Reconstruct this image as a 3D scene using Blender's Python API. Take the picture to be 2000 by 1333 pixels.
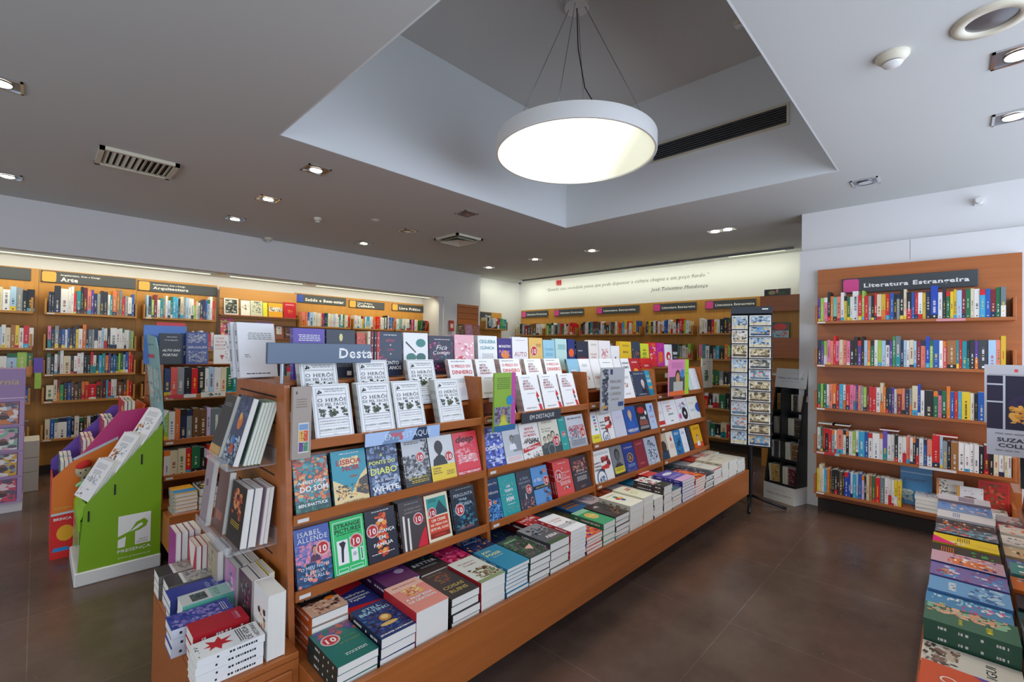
import bpy, math, random
from math import radians as rad, pi, sin, cos
from mathutils import Matrix, Vector
random.seed(7)
SC=bpy.context.scene; COL=SC.collection
for o in list(bpy.data.objects): bpy.data.objects.remove(o)
# light levels
WIN_A=245
WIN_B=48
LAMP_E=2.6
SPOT_E=12
STRIP_E=0.9
COVE=4.2
TRACK=18
SPOT_W=34
PEND=24
WORLD=0.7
# ---------------- camera, world, lights, exposure ----------------
CAM=Vector((0,0,1.5))
pitch,roll,yaw=rad(.828),rad(.980),rad(44.084)
F=Vector((cos(yaw)*cos(pitch),sin(yaw)*cos(pitch),sin(pitch)))
Rt=Vector((sin(yaw),-cos(yaw),0)); Up=Rt.cross(F)
r_=cos(roll)*Rt+sin(roll)*Up; u_=-sin(roll)*Rt+cos(roll)*Up
cd=bpy.data.cameras.new('camera'); cd.sensor_width=36; cd.lens=898.1/2000*36; cd.clip_start=.05
co=bpy.data.objects.new('camera',cd); COL.objects.link(co)
co.matrix_world=Matrix(((r_.x,u_.x,-F.x,0),(r_.y,u_.y,-F.y,0),(r_.z,u_.z,-F.z,1.5),(0,0,0,1)))
SC.camera=co
w=bpy.data.worlds.new('World'); SC.world=w; w.use_nodes=True
bg=w.node_tree.nodes['Background']; bg.inputs[0].default_value=(.80,.88,1,1); bg.inputs[1].default_value=WORLD
SC.view_settings.view_transform='Standard'; SC.view_settings.look='None'
SC.view_settings.exposure=0.0; SC.view_settings.gamma=1; SC.view_settings.use_curve_mapping=False
def area(name,loc,tgt,sx,sy,power,color,spread=180):
    l=bpy.data.lights.new(name,'AREA'); l.shape='RECTANGLE'; l.size=sx; l.size_y=sy; l.energy=power; l.color=color; l.spread=rad(spread)
    o=bpy.data.objects.new(name,l); COL.objects.link(o); o.location=loc
    o.rotation_euler=(Vector(tgt)-Vector(loc)).to_track_quat('-Z','Y').to_euler(); return o
area("daylight_shop_window",(3.0,-2.1,1.5),(3.0,0,1.75),6.5,2.5,WIN_A,(.70,.81,1.0))
area('daylight_entrance',(-2.9,1.2,1.4),(0,1.6,1.4),4.5,2.4,WIN_B,(.86,.91,1.0))
KS=1.052                                  # room scale about the eye
def K(x,y,z): return (x*KS,y*KS,1.5+(z-1.5)*KS)
def kz(z): return 1.5+(z-1.5)*KS
ZC=kz(2.85)
# ---------------- colours and materials ----------------
PAL=dict(K='101114',L='B4D455',w='E4E2DE',g='8E9496',k='1D1E22',n='1F2C4E',b='2458A8',c='3AA5CF',t='1F8C94',e='1E6B45',l='9CC34A',y='E8C72E',o='E57A22',r='CF1F25',m='7E1D2B',p='E8799F',v='5B3A92',u='6B4A30',a='DDD0AE',s='E9846B',d='3C3F45',h='A9C9E2',
 W='F0EFEC',G='6E7C80',D='2B2D33',N='27406E',B='1F46B0',C='56B4DE',T='59BDB4',E='2E9A4C',Y='D9B22C',O='D9713A',R='D8151C',M='5E1522',P='D6458A',V='6A4FB5',U='A06A3A',A='EDE3C6',S='E25A52',H='C6B8DE')
NAMES=dict(K='jet black',L='pale lime',w='white',g='grey',k='black',n='navy',b='blue',c='light blue',t='teal',e='dark green',l='lime green',y='yellow',o='orange',r='red',m='maroon',p='pink',v='purple',u='brown',a='cream',s='salmon',d='charcoal',h='pale blue',
 W='white',G='slate grey',D='near-black',N='dusk blue',B='royal blue',C='sky blue',T='turquoise',E='green',Y='golden',O='rust orange',R='bright red',M='wine red',P='magenta',V='violet',U='tan',A='ivory',S='coral',H='lilac')
def lin(c):
    if len(c)==1: c=PAL[c]
    v=[int(c[i:i+2],16)/255 for i in (0,2,4)]
    return tuple(x/12.92 if x<=.04045 else ((x+.055)/1.055)**2.4 for x in v)
MATS={}
def mat(name,base=None,rough=.5,metal=0,emit=None,estr=0,attr=False,noise=None,trans=0,coat=0,bump=0,bscale=200,spec=.5):
    if name in MATS: return MATS[name]
    m=bpy.data.materials.new(name); m.use_nodes=True; nt=m.node_tree; b=nt.nodes['Principled BSDF']
    b.inputs['Roughness'].default_value=rough; b.inputs['Metallic'].default_value=metal
    b.inputs['Specular IOR Level'].default_value=spec
    if base: b.inputs['Base Color'].default_value=(*lin(base),1)
    if emit: b.inputs['Emission Color'].default_value=(*lin(emit),1); b.inputs['Emission Strength'].default_value=estr
    if trans: b.inputs['Transmission Weight'].default_value=trans
    if coat: b.inputs['Coat Weight'].default_value=coat; b.inputs['Coat Roughness'].default_value=.15
    N=nt.nodes.new; L=nt.links.new
    src=None
    if attr:
        a=N('ShaderNodeAttribute'); a.attribute_name='Col'; src=a.outputs['Color']
    if noise:                                  # (scale xyz, amount, second colour)
        tc=N('ShaderNodeTexCoord'); mp=N('ShaderNodeMapping'); mp.inputs['Scale'].default_value=noise[0]
        n=N('ShaderNodeTexNoise'); n.inputs['Scale'].default_value=1; n.inputs['Detail'].default_value=6; n.inputs['Roughness'].default_value=.6
        L(tc.outputs['Object'],mp.inputs[0]); L(mp.outputs[0],n.inputs['Vector'])
        rp=N('ShaderNodeMapRange'); rp.inputs[1].default_value=.3; rp.inputs[2].default_value=.7; rp.inputs[3].default_value=0; rp.inputs[4].default_value=noise[1]
        L(n.outputs[0],rp.inputs[0])
        mx=N('ShaderNodeMix'); mx.data_type='RGBA'; L(rp.outputs[0],mx.inputs[0])
        if src: L(src,mx.inputs[6])
        else: mx.inputs[6].default_value=(*lin(base),1)
        mx.inputs[7].default_value=(*lin(noise[2]),1); src=mx.outputs[2]
    if src: L(src,b.inputs['Base Color'])
    if bump:
        tc=N('ShaderNodeTexCoord'); n=N('ShaderNodeTexNoise'); n.inputs['Scale'].default_value=bscale
        bp=N('ShaderNodeBump'); bp.inputs['Strength'].default_value=bump; bp.inputs['Distance'].default_value=.002
        L(tc.outputs['Object'],n.inputs['Vector']); L(n.outputs[0],bp.inputs['Height']); L(bp.outputs[0],b.inputs['Normal'])
    MATS[name]=m; return m
mat('printed_cover',attr=True,rough=.33,spec=.45)
mat('page_edges','E8E5DC',rough=.85,noise=((3,3,700),.3,'C4BEB0'))
mat('wood_laminate','B0642C',rough=.42,noise=((1.2,26,26),.55,'8C4A1C'),coat=.12)
mat('wood_back_panel','C28A3A',rough=.5,noise=((22,22,1.2),.5,'A87028'))
mat('wood_light','BC8642',rough=.5,noise=((1.5,24,24),.4,'A06C30'))
mat('wall_paint','D8D7D6',rough=.75,bump=.06,bscale=120)
mat('ceiling_paint_shaded','C6C8C4',rough=.8,noise=((.8,.8,.8),.12,'B8BAB4'))  # same paint as the recess, darkened to stand in for low light
mat('ceiling_paint_lit','DEE2E2',rough=.75)  # lighter copy of the ceiling paint, brightness put into its colour
mat('plastic_white','DEDEDA',rough=.4)
mat('plastic_cream','CFC9B4',rough=.45)
mat('metal_black','16171A',rough=.4,metal=.3)
mat('metal_grey','8D9196',rough=.3,metal=.9)
mat('chrome','D5D7DA',rough=.12,metal=1)
mat('sign_grey','3F4347',rough=.5)
mat('sign_blue','55677F',rough=.35)
mat('cardboard','C9C3B8',rough=.7)
mat('coloured_board',attr=True,rough=.45)
mat('groove_dark','120C08',rough=.8)
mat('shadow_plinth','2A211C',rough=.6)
mat('acrylic',base='F2F6F8',rough=.05); MATS['acrylic'].node_tree.nodes['Principled BSDF'].inputs['Alpha'].default_value=.2
mat('lamp_glow',emit='FFFBEA',estr=LAMP_E,base='FFFFFF')
mat('spot_glow',emit='FFF4DC',estr=SPOT_E,base='FFFFFF')
mat('strip_glow',emit='F4FFD8',estr=STRIP_E,base='FFFFFF')
mat('plush',attr=True,rough=.95,bump=.5,bscale=400)
mat('rubber_black','101012',rough=.7)
def lamp_mat():
    m=MATS['lamp_glow']; nt=m.node_tree; b=nt.nodes['Principled BSDF']; N=nt.nodes.new; L=nt.links.new
    tc=N('ShaderNodeTexCoord'); d=N('ShaderNodeVectorMath'); d.operation='DOT_PRODUCT'; d.inputs[1].default_value=(.70,-.72,0)
    r=N('ShaderNodeMapRange'); r.interpolation_type='SMOOTHSTEP'; r.inputs[1].default_value=.08; r.inputs[2].default_value=.42; r.inputs[3].default_value=LAMP_E; r.inputs[4].default_value=.72
    L(tc.outputs['Object'],d.inputs[0]); L(d.outputs['Value'],r.inputs[0]); L(r.outputs[0],b.inputs['Emission Strength'])   # the tube inside sits off centre
    b.inputs['Base Color'].default_value=(*lin('C8CCB8'),1); b.inputs['Emission Color'].default_value=(*lin('F6F8DE'),1)
lamp_mat()
def floor_mat():
    m=bpy.data.materials.new('floor_tiles'); m.use_nodes=True; nt=m.node_tree; b=nt.nodes['Principled BSDF']; N=nt.nodes.new; L=nt.links.new
    tc=N('ShaderNodeTexCoord'); br=N('ShaderNodeTexBrick'); br.offset=0; br.inputs['Scale'].default_value=1
    br.inputs['Brick Width'].default_value=.9; br.inputs['Row Height'].default_value=.9; br.inputs['Mortar Size'].default_value=.0022; br.inputs['Mortar Smooth'].default_value=.1
    br.inputs['Color1'].default_value=(*lin('66534A'),1); br.inputs['Color2'].default_value=(*lin('5F4E46'),1); br.inputs['Mortar'].default_value=(*lin('80706A'),1)
    n=N('ShaderNodeTexNoise'); n.inputs['Scale'].default_value=1.6; n.inputs['Detail'].default_value=8; n.inputs['Roughness'].default_value=.65
    mx=N('ShaderNodeMix'); mx.data_type='RGBA'; mx.blend_type='MIX'
    rp=N('ShaderNodeMapRange'); rp.inputs[1].default_value=.38; rp.inputs[2].default_value=.62; rp.inputs[3].default_value=0; rp.inputs[4].default_value=.8
    L(tc.outputs['Object'],br.inputs['Vector']); L(tc.outputs['Object'],n.inputs['Vector']); L(n.outputs[0],rp.inputs[0]); L(rp.outputs[0],mx.inputs[0])
    L(br.outputs[0],mx.inputs[6]); mx.inputs[7].default_value=(*lin('483830'),1)
    n3=N('ShaderNodeTexNoise'); n3.inputs['Scale'].default_value=.7; n3.inputs['Detail'].default_value=5; r3=N('ShaderNodeMapRange'); r3.inputs[1].default_value=.45; r3.inputs[2].default_value=.65; r3.inputs[3].default_value=0; r3.inputs[4].default_value=.6
    m3=N('ShaderNodeMix'); m3.data_type='RGBA'; L(tc.outputs['Object'],n3.inputs['Vector']); L(n3.outputs[0],r3.inputs[0]); L(r3.outputs[0],m3.inputs[0]); L(mx.outputs[2],m3.inputs[6]); m3.inputs[7].default_value=(*lin('6B4A38'),1); L(m3.outputs[2],b.inputs['Base Color'])
    r2=N('ShaderNodeMapRange'); r2.inputs[3].default_value=.14; r2.inputs[4].default_value=.36; L(n.outputs[0],r2.inputs[0]); L(r2.outputs[0],b.inputs['Roughness'])
    MATS['floor_tiles']=m
floor_mat()
# ---------------- mesh builder ----------------
_txt={}
def text_geo(s,serif=False,bold=0,shear=0):
    k=(s,serif,bold,shear)
    if k in _txt: return _txt[k]
    c=bpy.data.curves.new('t','FONT'); c.body=s; c.size=1; c.resolution_u=2; c.offset=bold; c.fill_mode='FRONT'; c.shear=shear
    if serif: c.space_character=1.12
    o=bpy.data.objects.new('t',c); me=o.to_mesh()
    vs=[(v.co.x,v.co.y) for v in me.vertices]; fs=[tuple(p.vertices) for p in me.polygons]
    if serif and vs:
        cnt={}
        for p in fs:
            for i in range(len(p)):
                e=tuple(sorted((p[i],p[(i+1)%len(p)]))); cnt[e]=cnt.get(e,0)+1
        for (a,b),n in list(cnt.items()):
            if n!=1: continue
            A,B=vs[a],vs[b]; ln=abs(A[0]-B[0])
            if abs(A[1]-B[1])<.002 and .05<ln<.24:
                x0,x1=min(A[0],B[0])-.075,max(A[0],B[0])+.075; y=A[1]; up=.035 if y<.2 else -.035
                i=len(vs); vs+=[(x0,y),(x1,y),(x1,y+up),(x0,y+up)]; fs.append((i,i+1,i+2,i+3) if up>0 else (i+3,i+2,i+1,i))
    o.to_mesh_clear(); bpy.data.objects.remove(o); bpy.data.curves.remove(c)
    if not vs: vs=[(0,0)]
    x0=min(v[0] for v in vs);x1=max(v[0] for v in vs);y0=min(v[1] for v in vs);y1=max(v[1] for v in vs)
    _txt[k]=(vs,fs,x0,x1,y0,y1); return _txt[k]
I4=Matrix.Identity(4)
class MB:
    def __init__(s,mt='printed_cover',col='w'):
        s.v=[];s.f=[];s.c=[];s.m=[];s.mats=[mt];s.col=col;s.mt=mt;s.M=I4;s.sm=[]
    def mi(s,mt):
        mt=mt or s.mt
        if mt not in s.mats: s.mats.append(mt)
        return s.mats.index(mt)
    def add(s,vs,fs,col=None,mt=None,smooth=False):
        b=len(s.v); M=s.M
        s.v+= [tuple(v) for v in vs] if M is I4 else [tuple(M@Vector(v)) for v in vs]
        c=lin(col or s.col); i=s.mi(mt)
        for f in fs: s.f.append([b+k for k in f]); s.c.append(c); s.m.append(i); s.sm.append(smooth)
    def box(s,x0,x1,y0,y1,z0,z1,col=None,mt=None,skip=''):
        v=[(x0,y0,z0),(x1,y0,z0),(x1,y1,z0),(x0,y1,z0),(x0,y0,z1),(x1,y0,z1),(x1,y1,z1),(x0,y1,z1)]
        s.add(v,[(0,3,2,1),(4,5,6,7),(0,1,5,4),(2,3,7,6),(1,2,6,5),(3,0,4,7)],col,mt)
    def bev(s,x0,x1,y0,y1,z0,z1,b,col=None,mt=None):      # box with its vertical and horizontal edges chamfered
        vs=[];fs=[]
        for (z,i) in ((z0,b),(z0+b,0),(z1-b,0),(z1,b)):
            X0,X1,Y0,Y1=x0+i,x1-i,y0+i,y1-i; k=b if i==0 else b*.5
            vs+=[(X0+k,Y0,z),(X1-k,Y0,z),(X1,Y0+k,z),(X1,Y1-k,z),(X1-k,Y1,z),(X0+k,Y1,z),(X0,Y1-k,z),(X0,Y0+k,z)]
        fs.append(tuple(range(7,-1,-1))); fs.append(tuple(range(24,32)))
        for r in range(3):
            for k in range(8):
                a=r*8+k;b2=r*8+(k+1)%8; fs.append((a,b2,b2+8,a+8))
        s.add(vs,fs,col,mt)
    def prism(s,pts,axis,a,b,col=None,mt=None):            # polygon (2-D) pushed along an axis
        def P(p,t): return {'x':(t,p[0],p[1]),'y':(p[0],t,p[1]),'z':(p[0],p[1],t)}[axis]
        n=len(pts); vs=[P(p,a) for p in pts]+[P(p,b) for p in pts]
        fs=[tuple(range(n)),tuple(range(2*n-1,n-1,-1))]+[(i,i+n,(i+1)%n+n,(i+1)%n) for i in range(n)]
        s.add(vs,fs,col,mt)
    def cyl(s,c,r,h,n=20,axis='z',col=None,mt=None,r2=None,smooth=True,cap=True):
        r2=r if r2 is None else r2; vs=[]
        for t,rr in((0,r),(h,r2)):
            for k in range(n):
                a=2*pi*k/n; u,v=rr*cos(a),rr*sin(a)
                vs.append({'z':(c[0]+u,c[1]+v,c[2]+t),'y':(c[0]+u,c[1]+t,c[2]+v),'x':(c[0]+t,c[1]+u,c[2]+v)}[axis])
        s.add(vs,[(k,(k+1)%n,(k+1)%n+n,k+n) for k in range(n)],col,mt,smooth)
        if cap: s.add(vs,[tuple(range(n-1,-1,-1)),tuple(range(n,2*n))],col,mt)
    def lathe(s,c,prof,n=32,col=None,mt=None,smooth=True):
        vs=[];m=len(prof)
        for k in range(n):
            a=2*pi*k/n
            for r,z in prof: vs.append((c[0]+r*cos(a),c[1]+r*sin(a),c[2]+z))
        s.add(vs,[(k*m+j,((k+1)%n)*m+j,((k+1)%n)*m+j+1,k*m+j+1) for k in range(n) for j in range(m-1)],col,mt,smooth)
    def tube(s,pts,r,n=6,col=None,mt=None):
        pts=[Vector(p) for p in pts]; vs=[]
        for i,p in enumerate(pts):
            d=(pts[min(i+1,len(pts)-1)]-pts[max(i-1,0)]).normalized(); a=d.orthogonal().normalized(); b=d.cross(a)
            if i and (a.dot(pa)<.3): a=(pa-d*pa.dot(d)).normalized(); b=d.cross(a)
            pa=a
            for k in range(n): q=2*pi*k/n; vs.append(tuple(p+a*r*cos(q)+b*r*sin(q)))
        fs=[(i*n+k,i*n+(k+1)%n,(i+1)*n+(k+1)%n,(i+1)*n+k) for i in range(len(pts)-1) for k in range(n)]
        fs+=[tuple(range(n-1,-1,-1)),tuple(range((len(pts)-1)*n,len(pts)*n))]
        s.add(vs,fs,col,mt,True)
    def ball(s,c,rx,ry=None,rz=None,col=None,mt=None,n=14):
        ry=ry or rx; rz=rz or rx; m=n//2+1; vs=[]
        for i in range(m+1):
            t=pi*i/m
            for k in range(n): a=2*pi*k/n; vs.append((c[0]+rx*sin(t)*cos(a),c[1]+ry*sin(t)*sin(a),c[2]+rz*cos(t)))
        s.add(vs,[(i*n+k,(i+1)*n+k,(i+1)*n+(k+1)%n,i*n+(k+1)%n) for i in range(m) for k in range(n)],col,mt,True)
    def text(s,t,M,w,h,col='k',serif=False,bold=0,shear=0,align='c',mt=None):   # fit into w x h about the origin of M (local x,y plane)
        vs,fs,x0,x1,y0,y1=text_geo(t,serif,bold,shear)
        k=min(w/max(x1-x0,.01),h/max(y1-y0,.01)); kx=min(w/max(x1-x0,.01),k*1.35) 
        cx={'c':(x0+x1)/2,'l':x0,'r':x1}[align]; cy=(y0+y1)/2
        o=s.M; s.M=o@M; s.add([((x-cx)*kx,(y-cy)*k,0) for x,y in vs],fs,col,mt); s.M=o
    def build(s,name,parent=None,loc=None,mw=None):
        me=bpy.data.meshes.new(name); me.from_pydata(s.v,[],s.f)
        for m in s.mats: me.materials.append(MATS[m])
        me.polygons.foreach_set('material_index',s.m); me.polygons.foreach_set('use_smooth',s.sm)
        a=me.color_attributes.new('Col','FLOAT_COLOR','CORNER'); buf=[]
        for f,c in zip(s.f,s.c): buf+=[c[0],c[1],c[2],1.0]*len(f)
        a.data.foreach_set('color',buf); me.update()
        o=bpy.data.objects.new(name,me); COL.objects.link(o)
        if parent: o.parent=parent
        if loc: o.location=loc
        if mw is not None: o.matrix_world=mw
        return o
_labels=set()
def tag(o,label,cat,group=None,kind=None):
    if label.lower() in _labels and not group: print('DUPLABEL',label)
    _labels.add(label.lower()); o['label']=label; o['category']=cat
    if group: o['group']=group
    if kind: o['kind']=kind
    return o
def empty(name,loc=(0,0,0),rz=0):
    o=bpy.data.objects.new(name,None); COL.objects.link(o); o.location=loc; o.rotation_euler=(0,0,rz); o.empty_display_size=.1; return o
def structure(mb,name,loc=None):
    o=mb.build(name,None,loc); o['kind']='structure'; return o
def T(x,y,z): return Matrix.Translation((x,y,z))
def Rx(a): return Matrix.Rotation(rad(a),4,'X')
def Ry(a): return Matrix.Rotation(rad(a),4,'Y')
def Rz(a): return Matrix.Rotation(rad(a),4,'Z')
ORD='first second third fourth fifth sixth seventh eighth ninth tenth eleventh twelfth thirteenth fourteenth fifteenth sixteenth seventeenth eighteenth nineteenth'.split()
TENS=['','','twenty','thirty','forty','fifty','sixty']; TENO=['','','twentieth','thirtieth','fortieth','fiftieth','sixtieth']
def ordinal(n):
    if n<20: return ORD[n-1]
    return TENO[n//10] if n%10==0 else TENS[n//10]+'-'+ORD[n%10-1]
# ---------------- room shell ----------------
def room():
    b=MB('floor_tiles'); b.box(-4,8.2,-5,8.2,-.1,0); structure(b,'floor')
    X0,X1,Y0,Y1=1.065*KS,4.085*KS,.64*KS,3.146*KS; ZT=kz(3.94)
    b=MB('ceiling_paint_shaded')
    for x0,x1,y0,y1 in((-4,X0-.01,-5,8),(X1+.01,8,-5,8),(X0-.01,X1+.01,-5,Y0-.01),(X0-.01,X1+.01,Y1+.01,8)): b.box(x0,x1,y0,y1,ZC,ZC+.12)
    structure(b,'ceiling')
    b=MB('ceiling_paint_lit')
    e=.01; b.box(X0-e,X0,Y0-e,Y1+e,ZC,ZT); b.box(X1,X1+e,Y0-e,Y1+e,ZC,ZT); b.box(X0,X1,Y0-e,Y0,ZC,ZT); b.box(X0,X1,Y1,Y1+e,ZC,ZT)
    b.box(X0-.01,X1+.01,Y0-.01,Y1+.01,ZT,ZT+.1,mt='ceiling_paint_shaded')
    o=structure(b,'trim_1'); o['label']='tall white sides and top of the square ceiling recess'
    # soffit over the north alcove, its column, and the walls
    YS=6.43*KS; ZS=kz(2.36); YW=6.98*KS
    b=MB('wall_paint'); b.box(-4,5.765*KS,YS,YS+.06,ZS,ZC); b.box(-4,4.92*KS,YS+.06,YW,ZS-.0,ZS+.04); b.box(4.92*KS,5.765*KS,YS,YW,0,ZS)
    b.box(4.85*KS,4.92*KS,YS+.05,YW,0,ZS)
    structure(b,'wall_north_soffit')
    b=MB('wall_paint'); b.box(-4,8,YW,YW+.12,0,ZC); b.box(5.765*KS,8,6.64*KS,6.64*KS+.1,0,ZC); structure(b,'wall_north')
    XQ=7.06*KS
    b=MB('wall_paint'); b.box(XQ,XQ+.12,-5,YW,0,ZC); wq=structure(b,'wall_east')
    b=MB('wall_paint')
    M=lambda y,z:T(XQ-.003,y*KS,kz(z))@Matrix(((0,0,-1,0),(-1,0,0,0),(0,1,0,0),(0,0,0,1)))
    b.text('\u201cQuando uma sociedade pensa que pode dispensar a cultura chegou a um poço fundo.\u201d',M(4.3,2.655),3.2*KS,.13,'505249',serif=True,shear=.25,mt='coloured_board')
    b.build('lettering',wq); b=MB('wall_paint')
    b.text('José Tolentino Mendonça',M(3.19,2.49),.93*KS,.12,'44463F',serif=True,shear=.25,mt='coloured_board')
    b.build('lettering',wq)
    # the thick white wall behind the tall bookcase
    b=MB('wall_paint'); b.box(5.17*KS,5.17*KS+.35,-5,1.093*KS,0,ZC)
    b.box(5.09*KS,5.168*KS,-.5,1.09*KS,.0,kz(2.47)); b.box(5.0895*KS,5.092*KS,.30,.303,kz(2.3),kz(2.47),mt='metal_grey')
    structure(b,'wall_south_east')
    # cove lights (real strips tucked behind the soffit)
    for i,(x0,x1,y) in enumerate(((-1.2,1.5,6.56),(1.62,2.6,6.56),(2.7,4.75,6.56))):
        e=empty('cove_light',(x0*KS,y*KS,ZS-.012)); tag(e,['warm strip light under the soffit above the arts bays','warm strip light under the soffit above the face-out display','warm strip light under the soffit above the health and cookery bays'][i],'light')
        m=MB('plastic_cream'); L=(x1-x0)*KS; m.box(0,L,-.03,.03,-.012,.01); m.build('housing',e)
        m=MB('strip_glow'); m.box(.05,L-.05,-.014,.014,-.02,-.0125); m.build('diffuser',e)
        area('cove_glow',((x0+x1)/2*KS,y*KS,ZS-.05),((x0+x1)/2*KS,(y+.35)*KS,ZS-.8),L,.06,COVE*L,(1,.93,.66))
    e=empty('track_light',(6.70*KS,0,ZC)); tag(e,'long thin lighting track on the ceiling in front of the quotation wall','light')
    m=MB('metal_grey'); m.box(-.02,.02,1.5*KS,6.35*KS,-.03,0); m.build('track',e)
    m=MB('strip_glow'); m.box(-.012,.012,1.6*KS,2.3*KS,-.036,-.0301); m.build('diffuser',e)
    area('track_glow',(6.70*KS,3.9*KS,ZC-.08),(7.3*KS,3.9*KS,1.9),.06,5.2,TRACK,(.96,1,.78)).rotation_euler=(0,rad(-35),0)
    area('niche_glow',(6.3*KS,6.2*KS,ZC-.08),(6.4*KS,6.7*KS,1.6),.8,.06,TRACK*.25,(.96,1,.8))
room()
# ---------------- ceiling fittings ----------------
def ceiling_things():
    sp=[(1.466,3.557,'beside the recess corner, first of its row'),(1.467,4.61,'in the middle of the row running to the arts bays'),(1.463,5.63,'of the same row, closest to the north soffit'),
        (2.976,5.636,'closest to the soffit in the middle row'),(2.991,4.632,'beside the square air diffuser'),(2.989,3.567,'between the recess edge and the square air diffuser'),
        (-.202,5.635,'just past the slatted air grille near the soffit'),(-.166,3.613,'before the slatted air grille at the picture edge'),
        (5.24,3.587,'past the recess corner in front of the quotation wall'),(5.261,5.665,'closest to the niche with the small bookcase'),(5.214,4.594,'in the middle of the row before the quotation wall'),
        (4.489,.521,'beside the recess corner near the thick white wall'),(3.781,-.225,'near the smoke detector over the bookcase side'),(3.016,-.195,'beside the round ceiling speaker')]
    for i,(x,y,l) in enumerate(sp):
        e=empty('ceiling_spotlight',(x*KS,y*KS,ZC),0); tag(e,'square recessed spotlight '+l,'light'); lit=i in(0,1,2,3,6,7,8,9,10,12,13)
        m=MB('chrome'); s=.09
        for a in((-s,s,-s,-s+.012),(-s,s,s-.012,s),(-s,-s+.012,-s,s),(s-.012,s,-s,s)): m.box(a[0],a[1],a[2],a[3],-.008,0)
        m.build('frame',e)
        m=MB('metal_grey'); m.box(-s+.012,s-.012,-s+.012,s-.012,-.003,-.0005); m.lathe((0,0,-.012),[(.058,.008),(.054,0),(.046,.004)],20); m.build('housing',e)
        m=MB('spot_glow' if lit else 'chrome'); m.cyl((0,0,-.012),.046,.006,20); m.build('bulb',e)
        if lit:
            l=bpy.data.lights.new('spot_beam','SPOT'); l.energy=SPOT_W; l.spot_size=rad(100); l.spot_blend=.7; l.color=(1,.88,.68); l.shadow_soft_size=.05
            o=bpy.data.objects.new('spot_beam',l); COL.objects.link(o); o.location=(x*KS,y*KS,ZC-.03)
    e=empty('twin_spotlight',(5.27*KS,1.888*KS,ZC)); tag(e,'twin recessed spotlight above the postcard stand','light')
    m=MB('chrome'); m.box(-.07,.07,-.15,.15,-.006,0); m.build('frame',e)
    for y in(-.07,.07): m=MB('spot_glow'); m.cyl((0,y,-.012),.045,.007,20); m.build('bulb',e)
    for k,(x0,x1,y0,y1,l) in enumerate(((.27,.725,4.24,4.66,'white slatted square air grille in the dark part of the ceiling'),(3.425,3.835,4.25,4.70,'white square air diffuser standing proud of the ceiling by the soffit'))):
        cx,cy=(x0+x1)/2*KS,(y0+y1)/2*KS; a=(x1-x0)/2*KS; c=(y1-y0)/2*KS
        e=empty('air_vent',(cx,cy,ZC)); tag(e,l,'vent'); m=MB('plastic_cream'); f=.03
        for q in((-a,a,-c,-c+f),(-a,a,c-f,c),(-a,-a+f,-c,c),(a-f,a,-c,c)): m.box(*q,-.025,0)
        m.build('frame',e); m=MB('plastic_cream')
        if k==0:
            n=11
            for i in range(n):
                x=-a+f+(i+.5)*(2*a-2*f)/n; m.M=T(x,0,-.012)@Ry(35 if i<n/2 else -35); m.box(-.012,.012,-c+f,c-f,-.002,.002)
            m.M=I4; m.build('slat',e)
        else:
            for i,s in enumerate((.8,.55,.3)):
                A=a*s;C=c*s; m.add([(-A,-C,-.05+.01*i),(A,-C,-.05+.01*i),(A,C,-.05+.01*i),(-A,C,-.05+.01*i),(-A+.05,-C+.05,-.01),(A-.05,-C+.05,-.01),(A-.05,C-.05,-.01),(-A+.05,C-.05,-.01)],[(0,1,5,4),(1,2,6,5),(2,3,7,6),(3,0,4,7)])
            m.build('slat',e)
        m=MB('groove_dark'); m.box(-a+f,a-f,-c+f,c-f,-.004,-.001); m.build('cavity',e)
    # long linear grille in the recess side
    e=empty('linear_air_grille',(4.085*KS,1.537*KS,kz(3.385))); tag(e,'long narrow black slotted air grille in the side of the ceiling recess','vent')
    L=.565*KS; m=MB('plastic_cream')
    for q in((-L-.02,L+.02,.075,.095),(-L-.02,L+.02,-.095,-.075),(-L-.02,-L,-.075,.075),(L,L+.02,-.075,.075)): m.box(-.012,0,q[0],q[1],q[2],q[3])
    m.build('frame',e); m=MB('groove_dark'); m.box(-.002,0,-L,L,-.075,.075); m.build('cavity',e)
    m=MB('metal_grey')
    for i in range(7): m.box(-.009,-.003,-L,L,-.066+i*.021,-.060+i*.021)
    m.build('slat',e)
    for (x,y,z,r,l) in((2.657,.213,2.85,.062,'cream smoke detector on the bright ceiling beside the recess'),(3.55,1.16,3.94,.05,'small cream smoke detector on the top of the recess'),(2.053,4.911,2.85,.04,'small white smoke detector on the dark ceiling before the soffit'),(2.504,4.505,2.85,.045,'flat grey round cover plate on the dark ceiling'),(2.03,6.33,2.85,.05,'small round detector tucked against the soffit edge')):
        e=empty('smoke_detector',(x*KS,y*KS,kz(z))); tag(e,l,'smoke detector'); m=MB('plastic_cream'); fl=.25 if 'plate' in l else 1
        m.lathe((0,0,0),[(r*1.05,0),(r*1.05,-.012*fl),(r*.8,-.03*fl),(r*.62,-.036*fl)],24); m.build('base',e)
        m=MB('metal_grey'); m.lathe((0,0,0),[(r*.58,-.03*fl),(r*.58,-.04*fl)],24); m.build('vent_ring',e)
        m=MB('plastic_white'); m.lathe((0,0,0),[(r*.66,-.04*fl),(r*.55,-.05*fl),(.001,-.052*fl)],24); m.build('cap',e)
    e=empty('ceiling_speaker',(2.628*KS,-.095*KS,ZC)); tag(e,'large round recessed ceiling fitting with cream ring and blue-grey glass','ceiling speaker')
    m=MB('plastic_cream'); m.lathe((0,0,0),[(.125,0),(.122,-.012),(.085,-.014),(.08,-.002)],40); m.build('ring',e)
    m=MB('metal_grey'); m.lathe((0,0,0),[(.08,-.003),(.04,-.008),(.001,-.01)],40); m.build('dome',e)
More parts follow.
